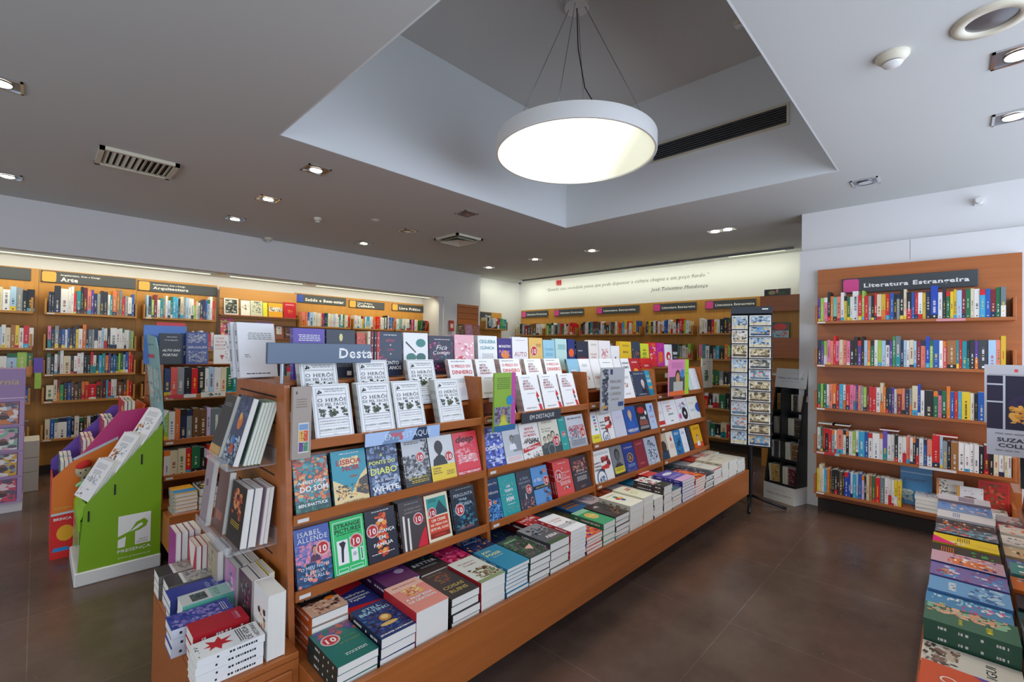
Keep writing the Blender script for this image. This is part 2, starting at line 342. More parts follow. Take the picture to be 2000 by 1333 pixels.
    e=empty('security_camera',(5.17*KS,-.12*KS,kz(2.72))); tag(e,'tiny white security camera high on the thick white wall','camera')
    m=MB('plastic_white'); m.box(-.03,0,-.025,.025,-.03,.03); m.build('mount',e); m=MB('plastic_white'); m.cyl((-.09,0,-.005),.022,.06,16,'x'); m.build('body',e)
    e=empty('fire_alarm',(7.06*KS,5.58*KS,kz(2.78))); tag(e,'small red fire alarm box under the ceiling on the quotation wall','alarm')
    m=MB('coloured_board','r'); m.box(-.04,0,-.05,.05,-.05,.05); m.build('housing',e); m=MB('coloured_board','m'); m.cyl((-.05,0,0),.03,.01,16,'x'); m.build('button',e)
    e=empty('dome_camera',(6.62*KS,6.22*KS,ZC)); tag(e,'white dome security camera in the far corner by the niche','camera')
    m=MB('plastic_white'); m.cyl((0,0,-.06),.05,.06,16); m.build('base',e); m=MB('rubber_black'); m.ball((0,0,-.07),.032); m.build('lens',e)
    # pendant
    px,py=2.585*KS,1.925*KS; R=.553*KS; zb=ZC-.005; ZT=kz(3.94)
    e=empty('pendant_lamp',(px,py,zb)); tag(e,'large round white drum pendant lamp glowing under the ceiling recess','lamp')
    m=MB('plastic_white'); m.lathe((0,0,0),[(R,.004),(R,.105)],96); m.lathe((0,0,0),[(R-.018,.0),(R-.004,0)],96); m.lathe((0,0,0),[(R-.004,0),(R,.004)],96); m.lathe((0,0,0),[(R,.105),(R-.03,.105)],96); m.lathe((0,0,0),[(R-.03,.105),(R-.018,.0)],96); m.build('lamp_shade',e)
    m=MB('lamp_glow'); m.lathe((0,0,0),[(.0001,.012),(R-.02,.012)],96); m.build('diffuser',e)
    m=MB('plastic_white'); m.lathe((0,0,0),[(.0001,.1),(R-.03,.1)],96); m.build('top_plate',e)
    m=MB('plastic_white'); m.cyl((0,0,ZT-zb-.05),.09,.05,32); m.build('canopy',e)
    for k,a in enumerate((25,115,205,295)):
        m=MB('metal_grey'); m.tube([(.06*cos(rad(a)),.06*sin(rad(a)),ZT-zb-.05),((R-.04)*cos(rad(a)),(R-.04)*sin(rad(a)),.105)],.0022); m.build('cable',e)
    m=MB('rubber_black'); m.tube([(0,0,ZT-zb-.05),(.01,-.01,.8),(.03,-.06,.5),(.14,-.14,.3),(.22,-.2,.16),(.26,-.2,.12),(.27,-.27,.14),(.3,-.32,.105)],.004); m.build('cord',e)
    l=bpy.data.lights.new('pendant_light','AREA'); l.shape='DISK'; l.size=R*1.8; l.energy=PEND; l.color=(1,.97,.85)
    o=bpy.data.objects.new('pendant_light',l); COL.objects.link(o); o.location=(px,py,zb-.01)
ceiling_things()
# ---------------- books ----------------
def art(b,w,h,z,ops,seed=0):
    """printed front: ops in cover coordinates (0..1), each printed a hair above the last"""
    rnd=random.Random(seed); k=[z+.0003]
    def P(x,y): return (x*w,y*h,k[0])
    for op in ops:
        t=op[0]; k[0]+=.00012
        if t=='r': b.add([P(op[1],op[2]),P(op[3],op[2]),P(op[3],op[4]),P(op[1],op[4])],[(0,1,2,3)],op[5])
        elif t=='f':                                # thin frame line
            x0,y0,x1,y1,c=op[1:6]; g=.012
            for q in((x0,y0,x1,y0+g),(x0,y1-g,x1,y1),(x0,y0,x0+g*1.4,y1),(x1-g*1.4,y0,x1,y1)): b.add([P(q[0],q[1]),P(q[2],q[1]),P(q[2],q[3]),P(q[0],q[3])],[(0,1,2,3)],c)
        elif t=='c' or t=='e':
            rx=op[3]; ry=rx*w/h if t=='c' else op[5]; n=20
            b.add([P(op[1]+rx*cos(2*pi*i/n),op[2]+ry*sin(2*pi*i/n)) for i in range(n)],[tuple(range(n))],op[4])
        elif t=='p': b.add([P(*q) for q in op[1]],[tuple(range(len(op[1])))],op[2])
        elif t=='t':
            s,x,y,tw,th,c=op[1:7]; sf=len(op)>7 and 's' in op[7]; bo=.022 if len(op)>7 and 'b' in op[7] else 0
            b.text(s,T(x*w,y*h,k[0]),tw*w,th*h,c,serif=sf,bold=bo,shear=.3 if len(op)>7 and 'i' in op[7] else 0)
        elif t=='l':                                # lines of small unreadable print
            x0,x1,y,n,c=op[1:6]
            for i in range(n):
                yy=y-i*.035; xx=x0+rnd.random()*.04
                while xx<x1-.02:
                    e=min(xx+.04+rnd.random()*.09,x1); b.add([P(xx,yy),P(e,yy),P(e,yy+.014),P(xx,yy+.014)],[(0,1,2,3)],c); xx=e+.02
        elif t=='s':                                # painted dabs: palette, number, box, size
            pal,n,x0,y0,x1,y1,sz=op[1:8]
            for i in range(int(n*1.9)):
                k[0]+=.000005; cx=rnd.uniform(x0,x1);cy=rnd.uniform(y0,y1);m=rnd.randint(4,7);a0=rnd.random()*6
                sx=sz*rnd.uniform(.3,.95);sy=sz*rnd.uniform(.18,.75)*w/h
                b.add([P(min(max(cx+sx*cos(a0+2*pi*j/m),max(0,x0-.03)),min(1,x1+.03)),min(max(cy+sy*sin(a0+2*pi*j/m),max(0,y0-.03)),min(1,y1+.03))) for j in range(m)],[tuple(range(m))],rnd.choice(pal))
        elif t=='10':
            x,y,r=op[1:4]; n=20
            for rr,c in((r,'w'),(r*.92,'C41E22'),(r*.86,'F5EDEA'),(r*.82,'C41E22')):
                k[0]+=.00012; b.add([P(x+rr*cos(2*pi*i/n),y+rr*w/h*sin(2*pi*i/n)) for i in range(n)],[tuple(range(n))],c)
            k[0]+=.00012; b.text('10',T(x*w,(y-.01)*h,k[0]),r*1.15*w,r*1.0*w,'W',serif=True,bold=.03)
        elif t=='m':                                # head-and-shoulders figure
            x,y,s,sk,ha,cl=op[1:7]; q=s*w/h
            b.add([P(x-s*1.5,y-q*3),P(x+s*1.5,y-q*3),P(x+s*1.3,y-q*1.7),P(x+s*.5,y-q*1.1),P(x-s*.5,y-q*1.1),P(x-s*1.3,y-q*1.7)],[(0,1,2,3,4,5)],cl); k[0]+=.0001
            for dx,dy,rx,ry,c in((0,.25,.85,1.1,ha),(0,0,.66,.95,sk),(0,-.9,.3,.5,sk)):
                k[0]+=.0001; b.add([P(x+dx*s+rx*s*cos(2*pi*i/16),y+dy*q+ry*q*sin(2*pi*i/16)) for i in range(16)],[tuple(range(16))],c)
def book_mesh(w,h,t,bg,spine,ops=(),seed=0,page='page_edges',pc=None):
    """closed book lying: x from the spine, y up the cover, z thickness; returns (cover builder, pages builder)"""
    c=.0012; b=MB('printed_cover',bg)
    b.box(0,w,0,h,t-c,t,bg); b.box(0,w,0,h,0,c,bg); b.box(0,c,0,h,c,t-c,spine)
    b.add([(-.0003,0,0),(-.0003,0,t),(-.0003,h,t),(-.0003,h,0)],[(0,1,2,3)],spine)
    r=random.Random(seed); light=sum(lin(spine))>.9; tc='k' if light else 'w'
    y=h*.12
    while y<h*.86 and t>.008:                       # spine print
        q=min(.0045,t*.14); e=min(y+r.uniform(.003,.008),h*.9); b.add([(-.0006,y,t*.5-q),(-.0006,y,t*.5+q),(-.0006,e,t*.5+q),(-.0006,e,t*.5-q)],[(0,1,2,3)],tc); y=e+r.choice((.002,.0025,.002,.006,.03))
    art(b,w,h,t,ops,seed)
    g=MB(page); g.box(c,w-.002,.0015,h-.0015,c,t-c,pc)
    return b,g
def make_book(name,w,h,t,bg,spine,ops,mw,label,cat='book',group=None,seed=0):
    b,g=book_mesh(w,h,t,bg,spine,ops,seed)
    o=b.build(name,mw=mw); g.build('page_block',o)
    tag(o,label,cat,group); return o
def dup(o,mw,label,group=None):
    c=o.copy(); COL.objects.link(c); c.matrix_world=mw; c['label']=label
    if label.lower() in _labels and not group: print('DUPLABEL',label)
    _labels.add(label.lower())
    if group: c['group']=group
    elif 'group' in c: del c['group']
    for ch in o.children:
        d=ch.copy(); COL.objects.link(d); d.parent=c
    return c
def standing(x,y,z,lean,face='-y'):
    """world matrix for a book standing with its cover towards -Y (or -X, +Y), leaning back"""
    A=Matrix(((1,0,0,0),(0,0,-1,0),(0,1,0,0),(0,0,0,1)))     # x->x, y->z, z->-y
    R={'-y':I4,'-x':Rz(-90),'+y':Rz(180)}[face]
    return T(x,y,z)@R@Rx(-lean)@A
# ---- spine-out rows: local x along the shelf, y back, z up ----
def spine_book(rnd,c,t,h,d,split=None):
    b=MB('printed_cover',c); e=.0012
    b.box(0,t,0,.0015,0,h,c); b.box(0,e,.0015,d,0,h,c); b.box(t-e,t,.0015,d,0,h,c); b.box(e,t-e,.0015,d-.003,.003,h-.003,mt='page_edges')
    lum=sum(lin(c)); y=-.0004
    def q(x0,x1,z0,z1,cc,o=0): b.add([(x0,y-o,z0),(x1,y-o,z0),(x1,y-o,z1),(x0,y-o,z1)],[(0,1,2,3)],cc)
    if split: q(0,t,0,h*.38,split)
    dark=('k','n','m','e','d') ; lightc=('w','y','a','W')
    tc=rnd.choice(dark+('m','b','r')) if lum>1.1 else rnd.choice(lightc)
    if rnd.random()<.35 and not split: q(0,t,h*.0,h*rnd.uniform(.08,.2),rnd.choice('wkrnyc'))
    elif rnd.random()<.2 and not split: q(0,t,h*.8,h,rnd.choice('wkrnoe'))
    wd=rnd.uniform(.09,.2)
    z=h*rnd.uniform(.15,.35); top=z+h*rnd.uniform(.2,.55)
    while z<top:
        g=rnd.uniform(.003,.007); q(t*(.5-wd),t*(.5+wd),z,min(z+g,top),tc,.0002); z+=g+rnd.choice((.002,.0025,.003,.012))
    q(t*.38,t*.62,h*.04,h*.04+t*.3,tc,.0002)
    return b
def spine_row(name,cat,codes,length,M,depth,h0,ctx,rnd,end='post end',stuff=None,hv=.022,lean=0,step=0,group=None):
    """codes: colour letters in order (capital = second palette); x^ makes it tall, x_ wide, / leans"""
    items=[];i=0
    while i<len(codes):
        c=codes[i]; tall=wide=0
        while i+1<len(codes) and codes[i+1] in '^_': tall+=codes[i+1]=='^'; wide+=codes[i+1]=='_'; i+=1
        i+=1
        if c==' ': items.append(None); continue
        items.append((c,tall,wide))
    ws=[(rnd.uniform(.7,1.3)*(1+.9*it[2]) if it else 1.0) for it in items]; k=length/sum(ws); x=0; n=0
    for idx,(it,w) in enumerate(zip(items,ws)):
        t=w*k
        if it:
            c,tall,wide=it; n+=1; h=h0+rnd.uniform(-hv,hv)+.035*tall; tt=t-.0012; d=min(depth,rnd.uniform(.125,.16))
            b=spine_book(rnd,c,tt,h,d,rnd.choice('tcrwo') if rnd.random()<.08 else None)
            m=M@T(x,rnd.uniform(0,.008)+step,.0005)
            if lean: m=m@Ry(lean)
            if stuff is not None:
                o0=stuff.M; stuff.M=m
                off=len(stuff.v); stuff.v+=[tuple(m@Vector(v)) for v in b.v]; mm=[stuff.mi(q) for q in b.mats]
                stuff.f+=[[off+q for q in f] for f in b.f]; stuff.c+=b.c; stuff.m+=[mm[q] for q in b.m]; stuff.sm+=b.sm; stuff.M=o0
            else:
                o=b.build(name,mw=m)
                nb=[NAMES[items[j][0]] for j in(idx-1,idx+1) if 0<=j<len(items) and items[j]]
                size='tall ' if tall else 'thick ' if wide else 'slim ' if w<.8 else ''
                lab=f"{size}{NAMES[c]} spine between "+' and '.join(nb)+f", {ctx}" if len(nb)==2 else f"{size}{NAMES[c]} spine beside the {nb[0]} one, {ctx}" if nb else f"{size}{NAMES[c]} spine, {ctx}"
                if lab.lower() in _labels or len(lab.split())>16:
                    lab=f"{size}{NAMES[c]} spine, {ordinal(n)} from the {end}, {ctx}"
                tag(o,lab,cat)
        x+=t
def floor_shelf_unit(name,label,cat,mw,W,H,zs,d,panel='wood_back_panel',ends=.15,backt=.025,tickets=True,bays=None):
    """wall bookcase: local x along, y back (panel front at y=d), z up; shelf front at y=0"""
    e=empty(name); e.matrix_world=mw; tag(e,label,cat)
    bays=bays or [(0,W)]
    b=MB(panel); b.box(0,W,d,d+backt,.10,H); b.build('back_panel',e)
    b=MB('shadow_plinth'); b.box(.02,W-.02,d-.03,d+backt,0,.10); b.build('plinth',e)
    for z in zs:
        for x0,x1 in bays:
            b=MB('wood_laminate' if panel=='wood_laminate' else 'wood_light'); b.bev(x0,x1,0,d-.001,z-.025,z,.0015)
            for xx in(x0,x1-.018): b.bev(xx,xx+.018,.0,d-.001,z+.0002,z+ends,.0015)
            s=b.build('shelf',e)
            if tickets: b=MB('plastic_white'); b.box(x0+.02,x0+.08,-.0025,-.0005,z-.02,z-.007); b.build('price_ticket',s)
    return e
def sign(name,label,mw,W,H,txt,sub=None,sq='y',loc='',cy=None):
    """section sign: dark plate, rounded colour square, white lettering; local x along, z up, faces -y"""
    e=empty(name); e.matrix_world=mw; tag(e,label,'sign')
    b=MB('sign_grey'); b.bev(0,W,0,.012,0,H,.003); b.build('plate',e)
    s=H*.86; b=MB('coloured_board',{'y':'E9A23C'}.get(sq,sq)); r=s*.16; pts=[]
    for cx,cz,a0 in((s-r,r,-90),(s-r,s-r,0),(r,s-r,90),(r,r,180)):
        for i in range(5): a=rad(a0+i*22.5); pts.append((H*.07+cx+r*cos(a),H*.07+cz+r*sin(a)))
    b.prism(pts,'y',-.004,-.0005); b.build('colour_square',e)
    b=MB('coloured_board','W'); A=Matrix(((1,0,0,0),(0,0,1,-.002),(0,1,0,0),(0,0,0,1)))
    x0=s+H*.3; th=H*.36
    M=T(x0,-.002,H*(.34 if sub else .42))@Matrix(((1,0,0,0),(0,0,-1,0),(0,1,0,0),(0,0,0,1)))
    b.text(txt,M,min(W-x0-.02,len(txt)*th*.78),th,'W',serif=True,bold=.03,align='l')
    if sub:
        b.build('lettering',e); b=MB('coloured_board','W'); b.text(sub,T(0,0,H*.36)@M,min(W-x0-.03,.34),H*.2,'W',serif=True,bold=.02,align='l')
    b.build('lettering',e); return e
# ---------------- gondolas ----------------
def gondola(name,label,xs,Y0,sgn=1,far=None,rows=(.53,.81,1.09),zt=1.335,backrows=True):
    """book island: fascia at Y0, uprights set back; sgn=+1 faces -Y, -1 faces +Y"""
    e=empty(name,(0,0,0)); tag(e,label,'bookshop display unit')
    far=far or xs[-1]; Y=lambda y:Y0+sgn*(y-1.42); yf=lambda z:1.79+.114*(z-.374)
    x0,x1=xs[0]-.012,far
    def bx(m,a,b_,c,d,z0,z1,bv=.002):
        c,d=sorted((Y(c),Y(d))); m.bev(a,b_,c,d,z0,z1,bv) if bv else m.box(a,b_,c,d,z0,z1)
    m=MB('wood_laminate'); bx(m,x0,x1,1.42,1.445,.145,.378); m.build('fascia',e)
    m=MB('wood_laminate'); bx(m,x0,x1,1.446,2.95,.335,.355); m.build('platform',e)
    m=MB('wood_laminate'); bx(m,x1-.026,x1-.001,1.446,2.9,.145,.334); m.build('end_board',e); m=MB('wood_laminate'); bx(m,x0,x0+.025,1.446,2.9,.145,.334); m.build('end_board',e)
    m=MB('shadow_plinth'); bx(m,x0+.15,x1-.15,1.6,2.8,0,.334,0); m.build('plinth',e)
    prof=[(yf(.356),.356),(yf(zt),zt),(2.51,zt),(2.62,.356)]
    def side(x,n,thick=.022):
        q=MB('wood_laminate'); pts=[(Y(a),b_) for a,b_ in prof]; q.prism(pts if sgn>0 else pts[::-1],'x',x,x+thick); o=q.build(n,e); return o
    for i,x in enumerate(xs):
        o=side(x-.011,'side_panel' if i in(0,len(xs)-1) else 'divider')
        if i==0:
            g=MB('groove_dark')
            for k in range(9):
                z=.44+k*.105; g.box(x-.0116,x-.0111,min(Y(1.98),Y(2.45)),max(Y(1.98),Y(2.45)),z,z+.007)
            g.build('slat_groove',o)
    m=MB('wood_back_panel'); bx(m,xs[0],xs[-1],2.2,2.22,.356,zt-.02,0); m.build('back_panel',e)
    m=MB('wood_laminate'); bx(m,xs[0]+.012,xs[-1]-.012,2.09,2.5,zt-.018,zt-.001); m.build('top_board',e)
    for a,b_ in zip(xs[:-1],xs[1:]):
        for z in rows:
            y=yf(z); m=MB('wood_laminate'); bx(m,a+.012,b_-.012,y+.002,2.199,z-.012,z+.004,.001); bx(m,a+.012,b_-.012,y-.012,y+.0015,z-.014,z+.026,.002)
            o=m.build('shelf',e)
            if backrows and z<1:
                m=MB('wood_laminate'); t=.22; yy=y+.062+.018; P=[(Y(yy),z+.005),(Y(yy+t*.3),z+.005+t),(Y(yy+t*.3+.008),z+.005+t),(Y(yy+.008),z+.005)]
                m.prism(P if sgn>0 else P[::-1],'x',a+.013,b_-.013); m.build('book_rest',o)
            m=MB('plastic_white'); yy=sorted((Y(y-.0135),Y(y-.0122))); m.box(a+.025,a+.068,yy[0],yy[1],z-.004,z+.01); m.build('price_ticket',o)
    return e
rnd=random.Random(11)
W_='W'
# name: (cover, spine, look for the label, ops)
CV={
'isabel':('4A62AE','2C3F80','blue and pink book with a woman by the sea',[('r',0,0,1,.42,'24476F'),('s',('E58A9E','D98BA8','C97F9F','7C7CB8'),60,0,.4,1,.72,.1),('s',('2E5C8C','1C3A5E','3B74A0','E58A7E'),40,0,.02,1,.4,.1),('m',.55,.6,.1,'C98E72','3A2420','5B3550'),('t','ISABEL',.42,.9,.66,.08,W_,'s'),('t','ALLENDE',.5,.8,.86,.08,W_,'s'),('t','O MEU NOME',.52,.33,.8,.06,W_,'s'),('t','É EMILIA',.52,.25,.55,.06,W_,'s'),('t','DEL VALLE',.52,.17,.66,.06,W_,'s'),('10',.77,.6,.2)]),
'strange':('2EC26A','1F9A50','bright green book with white picture panels',[('f',.06,.05,.94,.95,'D7F5E2'),('t','STRANGE',.5,.87,.78,.075,'10301E','b'),('t','PICTURES',.5,.78,.78,.075,'10301E','b'),('l',.15,.85,.71,1,'10301E'),('r',.14,.2,.46,.62,W_),('r',.52,.47,.88,.64,W_),('r',.54,.2,.74,.42,W_),('p',[(.24,.24),(.3,.24),(.33,.45),(.4,.56),(.34,.6),(.2,.58),(.26,.5)],'2A2A2E'),('c',.64,.33,.06,'B9BDBE'),('r',.8,.18,.9,.42,'D7F5E2'),('r',.83,.2,.87,.4,'178A45'),('f',.12,.07,.42,.14,'D7F5E2'),('f',.46,.07,.86,.14,'D7F5E2'),('10',.71,.55,.2)]),
'family':('2A2D3A','1B1D26','dark book with a flame-coloured keyhole figure',[('s',('D8452E','E8692E','F0A04A','B5301F'),46,.34,.1,.68,.9,.1),('e',.5,.78,.1,'E9D9C8',.03),('l',.2,.8,.95,1,'w'),('t','VINGANÇA',.58,.57,.72,.08,W_,'b'),('t','EM',.5,.46,.22,.07,W_,'b'),('t','FAMÍLIA',.52,.35,.66,.08,W_,'b'),('l',.1,.85,.17,1,'w'),('10',.2,.62,.19)]),
'amor':('4A4243','35302F','grey-brown book with two pale vertical stripes and a red corner',[('p',[(.08,0),(.16,0),(.2,.72),(.12,.72)],'E9E2D6'),('p',[(.26,0),(.34,0),(.38,.66),(.31,.66)],'E9E2D6'),('p',[(.55,0),(1,0),(1,.42),(.82,.3)],'D8263A'),('l',.2,.8,.93,1,'g'),('t','O AMOR NÃO',.55,.84,.66,.05,'A9A09A'),('t','CONHECE RAZÃO',.55,.77,.72,.05,'A9A09A'),('s',('D8263A','8C1E2A'),12,.6,.5,.95,.66,.05),('10',.72,.6,.2)]),
'crime':('EFE3C2','C9402E','cream book with a teal mountain and a red title block',[('r',.08,.56,.92,.93,'2F9C93'),('p',[(.3,.56),(.62,.86),(.92,.6),(.92,.56)],'254A55'),('r',.08,.1,.92,.53,'D9492F'),('t','UM CRIME',.5,.46,.6,.08,'F3E9CE','b'),('t','NA TERRA DAS',.5,.37,.72,.07,'F3E9CE','b'),('t','SETE MIL ILHAS',.5,.28,.76,.07,'F3E9CE','b'),('r',.08,.1,.92,.2,'8E2A20'),('t','YOSHIDA',.5,.15,.5,.05,'D9492F','b'),('l',.14,.5,.88,2,'22353A'),('10',.26,.63,.18)]),
'pergunta':('232E3A','161D26','dark navy book with scattered white title letters',[('s',('2D6E86','1D4A63','3F8EA0','18242F'),50,.05,.1,.95,.75,.1),('t','PERGUNTA',.52,.83,.8,.07,'C9D2D8'),('t','PARA',.5,.73,.3,.05,'C9D2D8'),('t','ANDREA',.5,.62,.7,.07,'C9D2D8'),('l',.2,.9,.95,1,'g'),('t','MENDES',.5,.12,.6,.06,'B85A4A'),('10',.3,.52,.19)]),
'fry':('1C3A63','14284A','deep blue book with swirling waves and an orange sun',[('r',0,0,1,.5,'3D7CB8'),('s',('1C3F78','5AA0D8','8CC4E8','2A5CA0','173057'),80,0,.02,1,.5,.09),('c',.6,.44,.09,'E8762A'),('t','Stephen Fry',.5,.88,.82,.07,W_,'s'),('t','Odisseia',.5,.68,.82,.1,W_,'s'),('10',.16,.46,.2)]),
'tempo':('2AA5A5','1C8585','turquoise book with small yellow and pink birds',[('s',('E0B23A','D98A3A','2A6F78','D98AA0'),30,.06,.05,.94,.9,.035),('t','UM',.5,.72,.22,.06,W_,'b'),('t','TEMPO',.5,.62,.5,.09,W_,'b'),('t','SÓ PARA',.5,.52,.34,.05,W_),('t','MIM',.5,.41,.42,.11,W_,'b'),('l',.3,.75,.28,1,'W')]),
'cidade':('39404F','232833','slate book with a night harbour at its foot',[('s',('5A5468','7A5A68','C98A7A','2A2F3C'),40,0,.03,1,.28,.08),('p',[(.42,.28),(.5,.28),(.48,.42),(.44,.42)],'E8E4DC'),('t','A VIDA',.5,.8,.6,.07,'8E97A3','b'),('t','INDICANTE',.5,.7,.78,.07,'8E97A3','b'),('l',.2,.8,.6,2,'g'),('10',.72,.5,.21)]),
'teu':('5F9BD6','3D78B5','sky blue book with a black title band',[('c',.62,.82,.08,'2C4A5C'),('c',.82,.86,.09,'E07A5A'),('t','O TEU',.33,.66,.46,.1,W_,'b'),('r',0,.42,1,.52,'202226'),('t','NÃO FUNCIONAL',.55,.47,.8,.045,'E8D9A0'),('s',('3D78B5','8A6A6A','2C3F5C'),14,.6,.03,1,.4,.1),('10',.82,.6,.19)]),
'conducao':('E2504E','A81C22','coral red paperback with a thick dark red block of copies behind it',[('l',.3,.8,.92,1,'W'),('t','A',.5,.78,.1,.05,W_,'s'),('t','CONDUÇÃO',.6,.65,.6,.06,W_,'s'),('t','DO',.6,.57,.14,.04,W_,'s'),('t','CORTEZ',.62,.49,.5,.06,W_,'s'),('l',.25,.85,.4,3,'W'),('s',('2A2A2A','F2E8DC','3A5A3A'),8,.4,.2,.8,.26,.05),('10',.24,.6,.21)]),
'sacco':('3A3239','28222A','dark book with a salmon crowd picture and pale title',[('s',('B86A5E','7A4A4A','C98A70','4A3A44'),40,.1,.55,.9,.9,.09),('t','Máquina',.5,.58,.5,.07,W_,'s'),('t','da Tempestade',.5,.49,.76,.06,W_,'s'),('l',.2,.8,.4,4,'w'),('t','LEVY',.5,.12,.3,.05,'E0A0A0')]),
'dragon':('F2F1ED','DADAD6','white book with a winding red and black dragon line',[('s',('C9302A','C9302A','2A2A2A','D8453A'),26,.5,.62,.86,.76,.07),('s',('C9302A','2A2A2A'),20,.76,.46,.9,.66,.06),('s',('C9302A','D8453A'),20,.45,.4,.8,.5,.07),('s',('C9302A','2A2A2A'),16,.4,.22,.55,.4,.05),('t','QUANTO',.25,.62,.36,.06,'2A2A2A','b'),('t','TODOS',.25,.52,.36,.06,'2A2A2A','b'),('t','CONTAM',.25,.42,.36,.06,'2A2A2A','b'),('l',.1,.9,.9,2,'g'),('c',.35,.14,.24,'2F5C8A'),('c',.35,.14,.2,'F2F1ED'),('s',('2F5C8A','9AB0C8'),12,.24,.06,.46,.2,.05)]),
'retrato':('85878A','2E2F31','grey book with a large head in profile and a yellow band',[('r',0,0,1,.14,'26272A'),('m',.5,.66,.26,'5E6063','303235','3A3B3E'),('r',.1,.12,.9,.32,'E3D136'),('l',.16,.84,.27,3,'k')]),
'letrab':('263F8E','1B2D68','deep blue book with a golden oval badge',[('t','A Olimpíada',.5,.84,.72,.07,'E8E4DC','s'),('e',.52,.5,.26,'C99A4A',.16),('e',.52,.5,.2,'1F2C55',.125),('t','B',.52,.5,.24,.14,'E2B45A','s'),('l',.2,.84,.27,3,'h'),('s',('E8E4DC','C99A4A'),24,.08,.03,.92,.16,.02)]),
'vinho':('8C2E3D','6E1F2B','plain wine red book',[('l',.2,.8,.88,2,'s'),('l',.3,.7,.2,2,'s')]),
'prata':('B4C2CF','8A98A6','pale grey-blue book with dark brush marks',[('s',('2F3A46','56677A','E8ECEF'),34,.2,.2,.85,.75,.06),('t','EM',.4,.86,.3,.08,'1F2A34','b'),('t','FUGA',.45,.77,.5,.08,'1F2A34','b'),('s',('E8ECEF','56677A'),20,.1,.03,.9,.2,.05)]),
'nuca':('2F4660','22344A','navy and sand book showing the back of a head',[('r',0,.35,1,1,'C9B79A'),('c',.5,.5,.36,'3A2E28'),('r',.2,0,.8,.25,'2A4258')]),
'romance':('EDE3D2','E2D4BE','cream book with a red heart drop',[('c',.6,.7,.12,'C8302F'),('p',[(.52,.72),(.68,.72),(.6,.86)],'C8302F'),('l',.3,.85,.5,5,'s')]),
'azul':('2F7FB8','1E5C8C','bright blue book with a dark figure',[('t','ECO',.5,.86,.6,.1,W_,'b'),('s',('14405F','0E2C44','5AA0D0'),30,.2,.1,.8,.7,.1)]),
'branco':('EFF1F3','DDE0E4','white book with small black line print',[('l',.2,.8,.85,3,'b'),('s',('2A2A2E',),8,.35,.15,.65,.4,.03)]),
'escuro':('3B4150','2B303C','narrow slate book turned half away',[]),
'amarelo':('F0B31E','D0901A','yellow and orange book with a seated figure',[('r',0,0,1,.25,'E0592A'),('l',.2,.85,.88,3,'k'),('m',.5,.45,.12,'E8C0A0','2A2A2E','F2F0EA')]),
'som':('2D6B78','224C58','teal and orange book of swirling sky',[('s',('E0784A','C9583A','3A8C96','5AA8A8','8A4A3A','E8A86A'),130,0,.22,1,.95,.11),('r',0,0,1,.2,'1F4A52'),('s',('2A5A50','3A7A68'),20,0,.02,1,.22,.1),('t','A HISTÓRIA',.5,.55,.84,.065,W_,'b'),('t','DO SOM',.55,.43,.8,.1,W_,'b'),('t','BEN SHATTUCK',.5,.16,.84,.055,W_,'b')]),
'lisboa':('2B94A8','1E7285','turquoise book with a cream city and red title',[('s',('F0D9A6','E8C98E'),26,.25,.72,.75,.84,.12),('p',[(0,.48),(.3,.36),(.5,.2),(.8,.5),(1,.62),(1,0),(0,0)],'E9CF94'),('p',[(.62,.2),(.75,.42),(1,.5),(1,.1)],'4A4540'),('s',('3A3A38','5A4A3A','E0A860','C98A4A'),44,.02,.12,.98,.36,.05),('e',.6,.5,.12,'8A5A3A',.02),('t','LISBOA',.5,.78,.72,.1,'B52A2F','b'),('t','NOIR',.55,.66,.5,.1,'B52A2F','b'),('l',.2,.8,.93,1,'w'),('t','LUIS CORTE REAL',.55,.05,.6,.035,'3A3020')]),
'diabo':('2C3C66','1E2A48','dark blue book with acid yellow title',[('s',('41557F','1E2A48','5C7298','8CA0BC'),70,0,.25,1,.97,.12),('s',('A9BACB','6F86A8'),30,.1,.02,1,.4,.1),('t','A',.45,.8,.1,.06,'DFE36A','b'),('t','PONTE DO',.48,.66,.86,.075,'DFE36A','b'),('t','DIABO',.5,.49,.86,.13,'DFE36A','b'),('t','JULIE ANNE',.5,.3,.7,.06,W_),('t','WHITE',.5,.14,.9,.1,W_,'b')]),
'paisagem':('C8C9CB','3A3B3E','misty grey landscape book with a price roundel',[('r',0,0,1,.24,'2E2F31'),('s',('7A7C7E','56585A','3A3C3E','A9ABAD'),90,.02,.2,.98,.66,.1),('s',('3F4143',),14,.75,.7,1,.98,.06),('l',.08,.7,.95,2,'k'),('t','DENTRO DOS MUROS',.5,.2,.76,.05,'C9B92E','b'),('l',.2,.9,.14,2,'y'),('10',.66,.62,.17)]),
'garcia':('D6D8D7','1F1F21','pale book with a dark head silhouette over a yellow block',[('m',.4,.72,.2,'232427','232427','232427'),('r',0,0,1,.36,'EBCB2C'),('t','GABRIEL',.24,.3,.34,.04,'2A2A20','b'),('t','GARCÍA',.22,.25,.3,.04,'2A2A20','b'),('t','MÁRQUEZ',.25,.2,.36,.04,'2A2A20','b'),('l',.58,.92,.2,3,'u'),('10',.78,.52,.18)]),
'deep':('E13848','C9CBCD','scarlet book with a black handwritten title',[('r',0,0,1,.14,'D8203A'),('s',('EE8A94','F0A6AC','D8203A'),30,.05,.3,.95,.75,.09),('t','deep',.48,.82,.86,.2,'1B1B1D','bi'),('l',.1,.9,.45,5,'W'),('t','KELLY BROOKLEY',.5,.08,.9,.05,W_,'b')]),
'oceano':('3D4FB0','2F3C8A','violet-blue book with an underwater picture',[('s',('2438A0','5A6FD0','7E90E0','C9D2F0','2A3A7A'),90,0,.05,1,.95,.13),('t','OCEANO',.5,.5,.86,.09,W_,'b'),('t','MARA',.4,.86,.3,.05,W_),('l',.3,.8,.15,1,'W')]),
